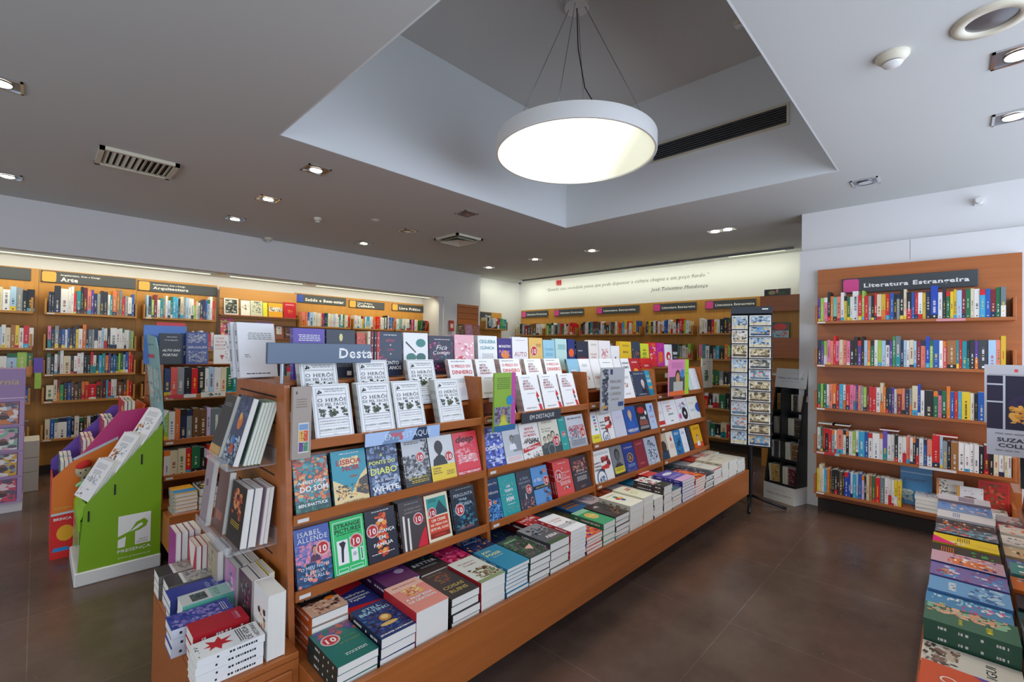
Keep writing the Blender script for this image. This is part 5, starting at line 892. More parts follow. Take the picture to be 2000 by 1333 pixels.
# ---------------- north wall: arts bays, face-out display, health and cookery bays ----------------
YF=6.75*KS; DL=.2*KS
Zl=[kz(v) for v in (1.785,1.414,1.144,.863,.469)]
ra=random.Random(31)
for i,(x0,x1,lb,shx) in enumerate(((-.80,-.002,'first arts bookcase, cut by the picture edge, behind the lilac stand',(.02,.765)),(.0,.80,'second arts bookcase with the Arte sign',(.045,.79)),(.802,1.62,'third arts bookcase with the architecture sign',(.045,.77)))):
    floor_shelf_unit('bookcase',lb,'bookcase',T(x0*KS,YF,0),(x1-x0)*KS,kz(2.245),Zl,DL,tickets=i>0,bays=[(shx[0]*KS,shx[1]*KS)],backt=.02)
art_rows=((1,('nkD_^w_w^W^rtk^M^svngDDwtO^U^G^rgwb','png^nbwbkny^WO^kGgnwhwkW_WWwwwgl','gkwk^w^a_kWW^W^KkR^wkctovebelehb^r^R','A_a^m^EnbuudorR_du^Mcrwwu_dor','abWW_bkwkuwkkbaawg_gwa')),(2,('h^nlmwtgwhec^C^kaghw^W^lagnnbhW^r','arwguvgkwgakbwmnakgwakrw','gnwkabwrgkwa','uwar','wabgwuk')),(0,('krwbwghrwnwpaWhgkk','bewgketerhbrwhwaUywrw','ekgbwkknkkkkrR^whl^e^'[5:],'gwabkgwakuwab','uwkbgawkbu')))
BX={0:(-.78*KS,.755*KS),1:(.075*KS,.69*KS),2:(.875*KS,.68*KS)}
nm={0:'of the first arts bay',1:'of the Arte bay',2:'of the architecture bay'}
for bi,rws in art_rows:
    for j,cs in enumerate(rws):
        if bi==2 and j>1: cs=cs[:3]
        if bi==0 and j>=3: cs=cs[-3:]
        x,L=BX[bi]
        if bi==0 and j>=3: x,L=x+L*.72,L*.26
        if bi==2 and j>1: L=L*.25
        spine_row('wall_book','art book',cs,L,T(x,YF+.006,Zl[j]),.17,(.245,.225,.21,.2,.215)[j],('top row ','second row ','third row ','fourth row ','lowest row ')[j]+nm[bi],ra,end='dark post',hv=(.035,.02,.02,.03,.012)[j],lean=0)
def sgn(lb,x0,x1,txt,sub,sq,z0=2.11,z1=2.235,slant=0): sign('section_sign',lb,T(x0*KS,6.95*KS-.016,kz(z0)),(x1-x0)*KS,(z1-z0)*KS,txt,sub,sq)
sgn('plain end of a dark sign above the first arts bay',-.75,-.06,'Design',None,'y')
sgn('dark sign with a yellow square reading Arte',.012,.79,'Arte','Arquitectura, Arte e Design','y')
sgn('dark sign with a yellow square reading Arquitectura',.81,1.62,'Arquitectura','Arquitectura, Arte e Design','y',2.1,2.22)
sgn('dark sign with a blue square reading Saúde e Bem-estar',2.60,3.38,'Saúde e Bem-estar',None,'B')
sgn('dark sign with a yellow square reading Culinária',3.43,4.06,'Culinária','Livro Prático','y',2.095,2.215)
sgn('dark sign with a yellow square reading Livro Prático',4.2,4.845,'Livro Prático',None,'y',2.1,2.22)
# purple leaflet bag hanging on the Arte bay
e=empty('leaflet_holder',(.0,YF-.03,kz(1.0))); tag(e,'narrow hanging leaflet holder with purple and green cards by the Arte bay','leaflet holder')
m=MB('coloured_board','V'); m.box(-.02,.05,0,.02,.17,.33); m.box(-.01,.04,-.003,-.0005,.0,.17,'l'); m.build('leaflet',e)
# face-out display panel
e=empty('slatwall_panel',(1.63*KS,6.86*KS,0)); tag(e,'golden wood slatted wall panel carrying face-out books under the soffit','display panel')
W=.965*KS; m=MB('wood_light'); m.box(0,W,0,.02,.3,kz(2.225)); m.build('board',e)
m=MB('groove_dark')
for k in range(12): z=kz(2.07)-k*.13; m.box(.003,W-.003,-.0006,-.0001,z,z+.006)
m.build('slat_groove',e)
for z in (kz(1.868),kz(1.575),kz(1.27)): m=MB('wood_laminate'); m.box(0,W,-.09,-.001,z-.016,z-.001); m.build('ledge',e)
fo=((1.675,1.846,2.085,'D9D8CE','b','book with a black and white photograph in a cream frame',[('r',.1,.08,.9,.92,'4A4E4A'),('s',('C8CCC4','2A2E2A','8A8E88'),26,.12,.1,.88,.9,.13)],0),(1.871,1.985,2.07,'E8E6DC','w','pale book with an orange and blue picture',[('s',('D8703A','3A8AB0','2A3A3A'),16,.15,.35,.85,.7,.09)],0),(1.988,2.14,2.075,'C9CCB4','a','greenish book with a grey plant',[('s',('6A7060','8A8E7A','4A5044'),30,.15,.2,.85,.95,.09)],0),(2.142,2.2,2.06,'D9D83A','l','narrow lime yellow book',[],0),(2.21,2.40,2.06,'E0A42E','o','amber book with a strip of people',[('r',.05,.4,.95,.72,'D8D4C8'),('s',('4A4A4A','8A6A5A','2A3A4A'),20,.08,.42,.92,.7,.06)],0),(2.41,2.585,2.09,'B8222E','m','crimson book with small white print and a gold star',[('l',.15,.85,.85,2,W_),('s',('D8803A','C86A2A'),8,.35,.3,.65,.5,.1)],1))
for i,(x0,x1,zt,bg,sp,lb,ops,tl) in enumerate(fo): make_book('display_book',(x1-x0)*KS-.004,(zt-1.868)*KS,.016,bg,sp,ops,standing(x0*KS,6.86*KS-.03,kz(1.868),8),lb+' on the golden wall panel','book',seed=i)
for i,(x0,x1,zt,bg,sp,lb,ops) in enumerate(((1.64,1.80,1.82,'D8607A','m','pink and yellow book with a black suited figure',[('s',('E8DC7A','D8508A','F0A0B0'),30,.03,.05,.97,.97,.16),('m',.55,.5,.16,'6A5A50','2A2A2E','2A2A34')]),(1.83,2.02,1.79,'6A6A5A','d','olive book with lime capitals',[('t','TON',.45,.8,.6,.14,'D8E02A','b'),('t','HAND',.5,.6,.8,.14,'D8E02A','b'),('t','KE',.4,.4,.5,.14,'D8E02A','b')]),(2.05,2.26,1.80,'A87AA0','v','dusty lilac book',[('r',.1,.3,.9,.6,'C8A8C0')]),(2.28,2.42,1.76,'8A5A48','u','brown book with a white portrait',[('r',.3,.3,.8,.9,'D8D0C4'),('s',('3A3A3A',),5,.4,.4,.7,.8,.08)]),(2.43,2.585,1.75,'5A4038','m','dark reddish picture book',[('s',('8A5A4A','3A2A2A','A89A90'),16,.05,.1,.95,.95,.14)]))):
    make_book('display_book',(x1-x0)*KS-.004,(zt-1.575)*KS,.016,bg,sp,ops,standing(x0*KS,6.86*KS-.03,kz(1.575),8),lb+' low on the golden wall panel','book',seed=i)
for i,(x0,x1,lb,cs,hh) in enumerate(((2.6,3.40,'health bookcase with the blue squared sign','s_OBh_wawarvkewawhwWwtweawR',.21),(3.402,4.15,'cookery bookcase beside the health one','w_wWwygwc_wwsorR_swWewk^w^vcbS',.205),(4.152,4.88,'practical books bookcase by the soffit column','wTgwaww_kpmwa',.2))):
    floor_shelf_unit('bookcase',lb,'bookcase',T(x0*KS,YF,0),(x1-x0)*KS,kz(2.25),[kz(1.765),kz(1.40)],DL,tickets=False,bays=[(.01,(x1-x0)*KS-.02)],backt=.02)
    spine_row('wall_book','art book',cs,(.72 if i<2 else .42)*KS,T((x0+.035)*KS,YF+.006,kz(1.765)),.16,hh,('health bay','cookery bay','practical bay')[i]+' shelf',ra,end='golden panel side',hv=.008)  # health, cookery and practical titles, only categorised as art books
for i,(x,c,a) in enumerate(((4.66,'e',14),(4.69,'k',16),(4.72,'k',18),(4.75,'r',20))):
    b=spine_book(ra,c,.022,.2,.15); o=b.build('wall_book',mw=T(x*KS,YF+.006,kz(1.765)+.004)@Ry(a)); tag(o,f"{NAMES[c]} book, {ordinal(i+1)} of four slumped over at the end of the practical bay",'art book')
# slatted panel on the soffit column and its books
e=empty('slatwall_panel',(5.214*KS,6.43*KS-.024,kz(1.45))); tag(e,'dark wood slatted panel on the soffit column above three tilted books','display panel')
W=.49*KS; m=MB('wood_laminate'); m.box(0,W,0,.02,0,kz(2.267)-kz(1.45)); m.build('board',e); m=MB('groove_dark')
for k in range(6): z=.25+k*.11; m.box(.003,W-.003,-.0006,-.0001,z,z+.006)
m.build('slat_groove',e); m=MB('wood_laminate'); m.box(-.03,W+.03,-.09,-.001,.252,.268); m.build('ledge',e)
zc=kz(1.45)+.27
for i,(x,w,bg,lb) in enumerate(((5.20,.15,'4A4034','brown black book tilted on the soffit column ledge'),(5.38,.16,'9A6A98','lilac book with a dark spot tilted on the soffit column ledge'),(5.56,.17,'8A5048','reddish picture book tilted on the soffit column ledge'))):
    make_book('display_book',w*KS,.21,.02,bg,'a',[('s',('D8C8A0','5A3A3A','C88A7A'),12,.15,.15,.85,.85,.1)],standing(x*KS,6.43*KS-.045,zc,10),lb,'book',seed=i)
make_book('display_book',.11,.2,.015,'B03A34','m',[('r',.2,.3,.8,.7,'E0C8B0')],standing(5.02*KS,6.43*KS-.03,kz(1.77),4),'small red book fixed on the plain side of the soffit column')
# niche bookcase
floor_shelf_unit('bookcase','small bookcase with a dark sign in the far corner niche','bookcase',T(5.90*KS,6.42*KS,0),.62*KS,kz(2.19),[kz(1.86),kz(1.46)],.2*KS,tickets=False,bays=[(0,.60*KS)],backt=.02)
sign('section_sign','plain dark sign over the niche bookcase',T(5.92*KS,6.62*KS-.02,kz(2.06)),.3*KS,.12*KS,'Poesia',None,'d')
spine_row('wall_book','art book','akhGhwakrbEEtt',.55*KS,T(5.92*KS,6.425*KS,kz(1.86)),.15,.21,'niche bookcase shelf',ra,end='soffit column',hv=.01)
# ---------------- quotation wall ----------------
QM=T(6.8*KS,6.52*KS,0)@Rz(-90); q=lambda y:(6.52-y)*KS
Zq=[kz(v) for v in (1.76,1.385,1.01,.68,.27)]
qb=[(q(6.5),q(5.77)),(q(5.70),q(4.98)),(q(4.90),q(3.70)),(q(3.62),q(2.84)),(q(2.77),q(1.45))]
floor_shelf_unit('bookcase','long wooden wall bookcase under the painted quotation','bookcase',QM,q(1.30),kz(2.275),Zq,.195,tickets=False,bays=qb,ends=.13)
S=MB('printed_cover'); rq=random.Random(77)
qc=(('akgmduuww','lewgkgrewasrr','kkwwktmdudwhdkgduworcyrwoyb','nykwmwowbbwawkwRRlwa','wawkrywkkmdekgdkgwamdkgawrkb'),('ekgwarkgwa','wahkgmwarke','kewgakrwbkgmaewkrhwagkwbrm','dekkgekglawkegwal','ptwkgckoltkbhwrckegbkwar'),('wkag','kaw','garkwbgmkeawkgrw','krgawekbgm','eekeegkdekrwakgmaeke'),('ka','wg','kwar','gkram','rRkwekeekEkkegkra'),('ka','wr','wkar','gmka','kgekarakrrbrrkwar'))
for z,row in zip(Zq,qc):
    for (a,b_),cs in zip(qb,row): spine_row('x','x',cs,(b_-a-.06)*(1 if len(cs)>6 else .3),QM@T(a+.03,.004,z),.13,.215,'',rq,stuff=S)
o=S.build('distant_paperbacks'); o['kind']='stuff'; o['label']='small distant spines filling the long bookcase under the painted quotation'; o['category']='books'
for y0,y1,t,lb in ((6.48,5.785,'Literatura Portuguesa','first from the corner niche'),(5.62,4.93,'Literatura Portuguesa','second from the corner niche'),(4.65,3.81,'Literatura Estrangeira','in the middle of the five'),(3.555,2.853,'Literatura Estrangeira','fourth from the corner niche'),(2.72,2.02,'Literatura Estrangeira','above the postcard stand')):
    sign('section_sign',f'pink-squared sign reading {t} under the quotation, {lb}',T(6.98*KS-.016,y0*KS,kz(2.122))@Rz(-90),(y0-y1)*KS,.125*KS,t,None,'P')
# wooden slatted panel between the long bookcase and the white wall end
e=empty('slatwall_panel',(6.25*KS,1.765*KS,0)); e.rotation_euler=(0,0,rad(-90)); tag(e,'orange wood stepped display panel behind the postcard stand','display panel')
for a,b_ in ((2.0,2.19),(1.43,1.66),(.5,1.2)): m=MB('wood_laminate'); m.box(0,.42*KS,0,.02,kz(a),kz(b_)); m.build('board',e)
m=MB('wood_back_panel'); m.box(0,.42*KS,.12,.14,0,kz(2.17)); m.build('back_board',e)
m=MB('wood_laminate'); m.box(0,.42*KS,.021,.119,kz(1.66),kz(1.675)); m.box(0,.42*KS,.021,.119,kz(1.2),kz(1.215)); m.box(0,.42*KS,.021,.119,kz(2.19)-.02,kz(2.19)); m.build('ledge',e)
PM=T(6.25*KS,1.765*KS,0)@Rz(-90)
make_book('display_book',.2,.2,.02,'3A4A4A','k',[('r',0,0,1,.45,'9AC8DC'),('e',.5,.7,.4,'D8202A',.22),('s',('2A3A5A','C86A4A'),8,.1,.1,.9,.45,.1)],PM@T(.12,.07,0)@standing(0,0,kz(1.677),5),'red and pale blue picture book on the stepped panel behind the postcards')
make_book('display_book',.07,.17,.02,'B8D0B8','e',[],PM@T(.015,.07,0)@standing(0,0,kz(1.677),5),'pale green narrow book on the stepped panel behind the postcards')
b,g=book_mesh(.22,.15,.03,'8A7A86','a',(),2); o=b.build('stacked_book',mw=PM@T(.08,.015,kz(1.2165)) ); g.build('page_block',o); tag(o,'pale thick book lying on the stepped panel behind the postcards','book')
make_book('display_book',.3,.09,.03,'2A3634','k',[('e',.3,.5,.14,'A8A878',.3),('e',.65,.4,.2,'3A5A3A',.3),('e',.5,.7,.05,'D8909A',.3)],PM@T(.03,.1,0)@standing(0,0,kz(2.192),2),'dark long picture box on top of the stepped panel')
# ---------------- postcard stand ----------------
def postcard_stand():
    R0=T(4.90,1.46,0)@Rz(16); e=empty('postcard_stand'); e.matrix_world=R0; tag(e,'tall black rotating postcard stand full of city postcards','postcard stand')
    m=MB('metal_black'); m.cyl((0,0,.03),.022,.6,16); m.build('pole',e)
    for k in range(4):
        a=rad(90*k); m=MB('metal_black'); m.tube([(0,0,.10),(.12*cos(a),.12*sin(a),.06),(.31*cos(a),.31*sin(a),.0145)],.014,8); m.build('leg',e)
    s=.172; m=MB('metal_black')
    for x,y in((-s,-s),(s,-s),(s,s),(-s,s)): m.cyl((x,y,.60),.005,1.26,8)
    m.box(-s,s,-s,s,.60,.606); m.box(-.09,.09,-s+.01,s-.01,.607,1.86); m.build('frame',e)
    m=MB('coloured_board','26303C'); m.box(-s-.004,s+.004,-s-.004,s+.004,1.865,1.93); m.box(-s-.0045,-s-.004,-.14,-.09,1.9,1.912,'w'); m.build('header_box',e)
    rn=random.Random(8); pals=[('B8C4D0','8A9AA8','C8B080','D86A4A','5A7A8A'),('9AB0C4','C8D4DC','3A5A7A','D8C8A0'),('D8D4CC','8A8A88','4A4A4C','B8A88A'),('C8B890','8A7A5A','E0D8C0','5A4A3A'),('6A9AC0','A0B8C8','D8B070','2A4A6A'),('C8C4B8','6A6A60','A89878','3A4048')]
    for k,(ang,x0,w,rows,nm) in enumerate(((-90,-.165,.135,9,'portrait column'),(-90,-.015,.18,12,'landscape column'),(0,-.12,.17,12,'aisle flank'),(180,-.05,.17,12,'wall flank'))):
        A=Rz(ang); ch=1.24/rows; sn=s if k<2 else s
        for i in range(rows):
            z=1.855-(i+1)*ch; h=ch-.008
            p=MB('coloured_board','E8E6E0'); q=rn.choice(pals); p.box(0,w,-.002,0,0,h); p.M=T(0,-.0022,0)@Matrix(((1,0,0,0),(0,0,-1,0),(0,1,0,0),(0,0,0,1)))
            art(p,w,h,0,[('r',.05,.07,.95,.93,q[0]),('s',q,30,.07,.1,.93,.9,.13),('r',.06,.08,.94,.26,q[-1])],i+k*20)
            o=p.build('postcard'); o.matrix_world=R0@A@T(x0,-sn-.006,z)@Rx(-7)
            tag(o,f"{ordinal(i+1)} card down the {nm} of the postcard stand",'postcard')
            r=MB('metal_black'); r.M=A
            for sx in(.2,.8): r.box(x0+sx*w-.001,x0+sx*w+.001,-sn-.016,-sn-.014,z-.003,z+h*.3)
            r.box(x0-.004,x0+w+.004,-sn-.016,-sn-.002,z-.006,z-.003); r.build('pocket',e)
postcard_stand()
# ---------------- slim book tower 'Terra Incognita' ----------------
def tower():
    M=T(5.265,1.437,0)@Rz(-109.6); e=empty('book_tower'); e.matrix_world=M; tag(e,'slim black cardboard book tower with white base and header reading TERRA INCOGNITA','book stand')
    W,D=.318,.27
    b=MB('cardboard','D5D6D2'); b=MB('coloured_board','D3D4CE'); b.box(0,W,0,D,.0,.165)
    X=Matrix(((1,0,0,0),(0,0,-1,0),(0,1,0,0),(0,0,0,1))); b.M=T(0,-.0006,0)@X
    b.text('TERRA INCOGNITA',T(W/2,.07,.0),W*.82,.022,'6A6C6E',serif=True); b.text('coleção de viagem',T(W/2,.115,0),W*.6,.014,'A8B89A'); b.build('base',e)
    f=lambda z:.012+(z-.165)*.17                      # front slope
    for x0,x1,nn in((0,.014,'side_panel'),(W-.014,W,'side_panel')):
        b=MB('coloured_board','16191A'); b.prism([(f(.166),.166),(f(1.31),1.31),(D+.06,1.31),(D,.166)],'x',x0,x1); b.build(nn,e)
    b=MB('coloured_board','101314'); b.box(.0145,W-.0145,D-.012,D,.166,1.31); b.build('back_panel',e)
    b=MB('coloured_board','D6D7D2'); z=1.135; b.M=T(-.004,f(z)-.008,z)@Rx(-9.6)@X; b.box(0,W+.008,0,.2,-.004,0)
    b.text('TERRA INCOGNITA',T(W/2,.1,.0006),W*.86,.02,'5A5C60',serif=True); b.text('os grandes livros de viagem',T(W/2,.065,.0006),W*.6,.012,'8A8C8E'); b.text('clássicos portáteis',T(W/2,.15,.0006),W*.6,.012,'A8B89A'); b.build('header',e)
    zs=[.175,.415,.655,.895]
    for z in zs: b=MB('coloured_board','14181A'); b.box(.0145,W-.0145,f(z)+.002,D-.013,z-.012,z-.001); b.box(.0145,W-.0145,f(z)-.006,f(z)+.0015,z-.013,z+.012); b.build('shelf',e)
    b=MB('coloured_board','16191A'); b.box(W/2-.004,W/2+.004,f(.2)+.012,D-.013,.176,1.13); b.build('divider',e)
    nb=0; rn=random.Random(3); pic=('8A7A9A','C8A050','4A4238','6A2A3A','3A4A5A','7A5A3A')
    lay=[[(.02,.09,0,1),(.115,.02,0,0),(.138,.018,0,0),(.17,.018,0,0),(.19,.045,0,2),(.245,.02,8,0),(.268,.034,8,3)],
         [(.02,.02,-8,0),(.045,.02,-6,0),(.075,.045,0,2),(.125,.02,6,0),(.165,.028,0,0),(.196,.028,0,0),(.228,.075,0,2)],
         [(.02,.02,0,0),(.045,.05,0,4),(.1,.018,0,0),(.12,.035,0,2),(.165,.035,0,0),(.203,.02,-16,0),(.225,.075,0,5)],
         [(.03,.018,-5,0),(.05,.09,-5,1),(.165,.018,0,0),(.187,.03,0,0),(.22,.08,0,3)]]
    for r,z in enumerate(reversed(zs)):
        for x,w,ln,k in lay[r]:
            nb+=1; h=.175; c='D9D6BC' if k==0 else pic[k]
            y0=f(z+.17)+.012
            p=MB('printed_cover',c); p.box(0,w,0,.0015,0,h,c); p.box(0,w,.0016,.11,0,h,mt='page_edges')
            if k: 
                p.M=X@I4; art(p,w,h,.0004,[('f',.05,.03,.95,.97,'E0DCC8'),('s',(pic[k],'C8B080','2A2622','8A8278'),16,.1,.08,.9,.92,.14)],nb); p.M=I4
            o=p.build('pocket_book',mw=M@T(x,y0,z)@Ry(ln)); 
            tag(o,f"{'picture-covered' if k else 'cream-edged'} travel paperback, {ordinal(lay[r].index((x,w,ln,k))+1)} along, on the {('top','second','third','lowest')[r]} tier of the black book tower",'book')
tower()
# ---------------- green dump display ----------------
def green_stand():
    e=empty('book_dump_bin',(0,0,0)); tag(e,'lime green cardboard book bin with white publisher logo on its side','book stand')
    b=MB('plastic_white'); b.bev(.186,.609,3.822,4.375,.0,.085,.006); b.build('base_tray',e)
    pr=[(.200,.086),(.604,.086),(.600,.95),(.222,.482)]
    b=MB('coloured_board','7DAA14'); b.prism(pr,'y',3.832,3.842)
    M=T(.475,3.8314,.28)@Matrix(((1,0,0,0),(0,0,-1,0),(0,1,0,0),(0,0,0,1))); b.M=M
    def pl(p,c,k=0): b.add([(x,y,k*.0002) for x,y in p],[tuple(range(len(p)))],c)
    pl([(-.09,-.1),(.075,-.1),(.075,.1),(-.09,.1)],'ECEDEA')
    g='7DAA14'
    pl([(-.091,-.03),(-.03,-.005),(.0,.045),(.04,.062),(.06,.04),(.052,.01),(.02,-.008),(-.005,-.014),(-.005,-.06),(-.02,-.101),(-.055,-.101),(-.05,-.035),(-.091,-.05)],g,1)
    pl([(-.03,-.012),(.01,.005),(.035,.022),(.03,.036),(.012,.03),(-.01,.012)],'ECEDEA',2)
    pl([(-.005,-.06),(-.005,-.1005),(-.02,-.1005)],g,2)
    b.text('GRUPO',T(.038,-.07,.0006),.045,.011,'7A8A3A'); b.text('EDITORIAL',T(.034,-.086,.0006),.06,.011,'7A8A3A')
    b.text('PRESENÇA',T(-.006,-.126,.0006),.168,.024,'ECEDEA',bold=.012); b.text('www.presenca.pt',T(-.006,-.168,.0006),.165,.016,'DDE8B8')
    b.build('side_panel',e)
    b=MB('coloured_board','7DAA14'); b.prism(pr,'y',4.35,4.36); b.build('side_panel',e)
    b=MB('coloured_board','8CC41E'); b.prism([(.2,.40),(.222,.485),(.232,.485),(.212,.40)],'y',3.843,4.349); b.box(.2,.208,3.843,4.349,.33,.40); b.build('front_lip',e)
    b=MB('acrylic'); b.box(.2,.204,3.85,4.34,.09,.329); b.build('front_window',e)
    for k in range(3):
        x=.24+.125*k; z=.40+.15*k; b=MB('coloured_board','5F9A14'); b.prism([(x,z),(x+.07,z+.12),(x+.076,z+.12),(x+.006,z)],'y',3.843,4.349); b.prism([(x-.03,z-.02),(x+.02,z-.02),(x+.02,z-.014),(x-.03,z-.014)],'y',3.843,4.349); b.build('tier_panel',e)
    for x,z in((.24,.46),(.36,.6),(.49,.77)): b=MB('metal_black'); b.box(x,x+.008,3.829,3.8315,z-.075,z-.01); b.build('clip',e)
    # header card
    b=MB('coloured_board','7FA9A8'); M=T(.607,3.86,.90)@Ry(-5)@Matrix(((0,0,-1,0),(1,0,0,0),(0,-1,0,0),(0,0,0,1)))
    b=MB('coloured_board','7FA9A8'); b.M=T(.612,4.345,.90)@Ry(-5)@Matrix(((0,0,-1,0),(-1,0,0,0),(0,1,0,0),(0,0,0,1)))
    b.prism([(0,0),(.49,0),(.49,.56),(.44,.63),(0,.66)],'z',-.006,0)
    art(b,.49,.64,.0003,[('l',.2,.75,.9,1,'5A8A88'),('r',.2,.76,.7,.8,'B8404A'),('r',.06,.48,.45,.66,'A8C0BE'),('r',.5,.44,.92,.64,'9FBAB8'),('r',.1,.3,.42,.46,'A8C0BE'),('s',('C8A090','7A8A88','D8D0C8'),16,.1,.3,.9,.66,.05),('m',.6,.12,.09,'C89A80','2A2422','3A4A4A')],4)
    b.build('header_card',e)
    rn=random.Random(2)
    for k in range(3):
        x=.215+.128*k; z=.468+.158*k
        for c,(y0,w) in enumerate(((3.86,.25),)):
            n=(6,5,2)[k]; t=.012
            Mk=lambda i:T(x+.036+i*.0148,y0,z+.025)@Rz(12)@Ry(29)@Matrix(((0,0,-1,0),(-1,0,0,0),(0,1,0,0),(0,0,0,1)))@T(-w,0,0)
            ops=[('l',.15,.8,.88,4,'9AA4A8'),('l',.2,.7,.7,3,'8A949A'),('s',('8A949A','B8C0C4'),10,.3,.4,.8,.62,.05),('s',('C86A3A','D8A040','5A3A34'),14,.1,.12,.45,.5,.08) if k else ('l',.1,.6,.5,3,'g'),('s',('3A3A3E',),8,.1,.04,.6,.25,.03)]
            lb=f"white colouring book, {('front','middle','back')[k]} tier of the green bin"
            o=make_book('colouring_book',w,.25,t,'ECECEE','DCDCE0',ops,Mk(0),lb,seed=k*3+c)
            for i in range(1,n): dup(o,Mk(i),f"{ordinal(i+1)} copy, {lb}")
green_stand()
def orange_bin():
    e=empty('book_dump_bin',(0,0,0)); tag(e,'orange, red and magenta children book bin standing behind the green one','book stand')
    y=4.42
    b=MB('coloured_board','E5761E'); b.prism([(.092,0),(.62,0),(.62,1.0),(.43,.98),(.235,.70),(.092,.55)],'y',y,y+.01)
    b.M=T(0,y-.0008,0)@Matrix(((1,0,0,0),(0,0,-1,0),(0,1,0,0),(0,0,0,1)))
    def pl(p,c,k): b.add([(a,c_,k*.0002) for a,c_ in p],[tuple(range(len(p)))],c)
    pl([(.092,0),(.62,0),(.62,.30),(.092,.30)],'D8241E',1); pl([(.092,.295),(.62,.33),(.62,.345),(.092,.31)],'C8D4DC',2)
    pl([(.23,.69),(.62,.86),(.62,1.0),(.43,.98)],'C8307A',2); pl([(.2,.66),(.43,.78),(.43,.80),(.19,.675)],'C8CCD8',3)
    b.text('BRINCA',T(.15,.27,.0008),.09,.022,W_,bold=.02); b.text('ALEGRIA',T(.15,.345,.0008),.09,.014,'D8C04A')
    pl([(.165+.045*cos(i*.52),.17+.055*sin(i*.52)) for i in range(12)],'E8A820',4); pl([(.10,.05),(.19,.05),(.18,.075),(.11,.075)],'2A8AD0',4)
    b.build('side_panel',e)
    b=MB('coloured_board','6A4AB0'); b.prism([(.092,0),(.62,0),(.62,1.0),(.43,.98),(.092,.6)],'y',4.86,4.87); b.build('side_panel',e)
    b=MB('coloured_board','E03A2A'); b.box(.092,.1,y+.011,4.859,.0,.53); b.build('front_panel',e)
    for k in range(4):
        x=.13+.11*k; z=.47+.13*k; b=MB('coloured_board',('E0C02A','C8307A','C8307A','D8602A')[k]); b.prism([(x+.07,z),(x+.12,z+.16),(x+.126,z+.16),(x+.076,z)],'y',y+.011,4.859); b.box(x-.01,x+.07,y+.011,4.859,z-.008,z-.001); b.build('tier_panel',e)
        cs=(('2A6A5A','E8E4DC','2F5AB0'),('8A3A6A','E0502A','D83A3A'),('B8305A','3A4A9A','2A7A4A'),('C8303A','2A8A8A','D8B83A'))[k]
        for i,c in enumerate(cs):
            upright(x+.0+.0215*i,y+.02,.019,.19,.17,c,c,f"{('front','second','third','rear')[k]} tier children book, {ordinal(i+1)} of three by the aisle in the orange bin",[('s',('E8D84A','F0F0F0',c),10,.1,.1,.9,.9,.12)],z=z,name='children_book')
            upright(x+.0+.0215*i,y+.215,.019,.2,.17,c,c,f"{('front','second','third','rear')[k]} tier children book, {ordinal(i+1)} of three farther back in the orange bin",[],z=z,name='children_book')
orange_bin()
def plush():
    e=empty('plush_toy',(.262,4.385,.56)); tag(e,'small beige plush doll with a red cap hanging between the two bins','soft toy')
    b=MB('plush','B8A888'); b.M=Ry(-30); b.ball((0,0,.03),.045,.03,.05); b.ball((-.02,-.005,-.045),.03,.022,.045,'8AA088'); b.ball((-.035,-.01,-.10),.02,.018,.04,'8AB89A'); b.ball((-.055,-.01,-.035),.03,.012,.014,'9AD8A0'); b.build('body',e)
    b=MB('plush','C82A24'); b.M=Ry(-30); b.ball((.02,.0,.065),.045,.032,.03); b.build('cap',e)
    b=MB('rubber_black'); b.M=Ry(-30)
    for x in(-.018,.012): b.ball((x,-.029,.035),.005)
    b.build('eye',e); b=MB('plush','3A2A2A'); b.M=Ry(-30); b.ball((0,0,-.012),.038,.027,.012); b.build('scarf',e)
plush()
def lilac_stand():
    e=empty('display_tower',(-.56,5.9,0)); tag(e,'lilac cardboard display tower with four framed pockets at the picture edge','book stand')
    W=.497; b=MB('coloured_board','A98BB8'); b.box(0,W,.0,.28,.10,1.24); b.text('Unicórnia',T(W*.62,-.0006,1.13)@Matrix(((1,0,0,0),(0,0,-1,0),(0,1,0,0),(0,0,0,1))),.3,.05,'E0C87A',shear=.2); b.box(W*.3,W,-.0008,-.0001,.985,.99,'E8DCE8'); b.build('body',e)
    b=MB('coloured_board','DCD6D8'); b.box(0,W+.004,-.01,.285,0,.10); b.build('base',e)
    cols=(('D8804A','B8B8C8'),('8AC0A0','E0A0B8'),('E0B03A','8AA8B8'),('D8506A','F0D8D8'))
    for k in range(4):
        z=.965-.2225*(k+1)+.02
        for q in((0,W,z-.012,z),(0,W,z+.20,z+.208),(W-.03,W,z,z+.2),(0,.03,z,z+.2)): b=MB('coloured_board','B89AC4'); b.box(q[0],q[1],-.035,-.0011,q[2],q[3]); b.build('pocket_frame',e)
        make_book('picture_book',.42,.185,.012,cols[k][0],'w',[('s',cols[k]+('F0E8E0','6A5A6A'),50,.03,.03,.97,.97,.1),('e',.8,.4,.06,'8A5A4A',.14),('e',.8,.32,.08,'4A3A3A',.1)],T(-.56,5.9,0)@T(.04,-.008,0)@standing(0,0,z+.001,3),f"{('orange','mint','yellow','crimson')[k]} picture book in the {ordinal(k+1)} pocket of the lilac tower",'book',seed=k)
lilac_stand()
for i,(z0,z1) in enumerate(((0,.19),(.192,.33),(.332,.50))):
    e=MB('cardboard'); e.bev(-.42,.04,6.55,6.9,z0,z1,.004); e.box(-.2,-.16,6.5494,6.5499,z0+.01,z1-.01,mt='plastic_cream'); tag(e.build('cardboard_carton'),('lowest','middle','top')[i]+' brown carton in the pile behind the lilac tower','box')
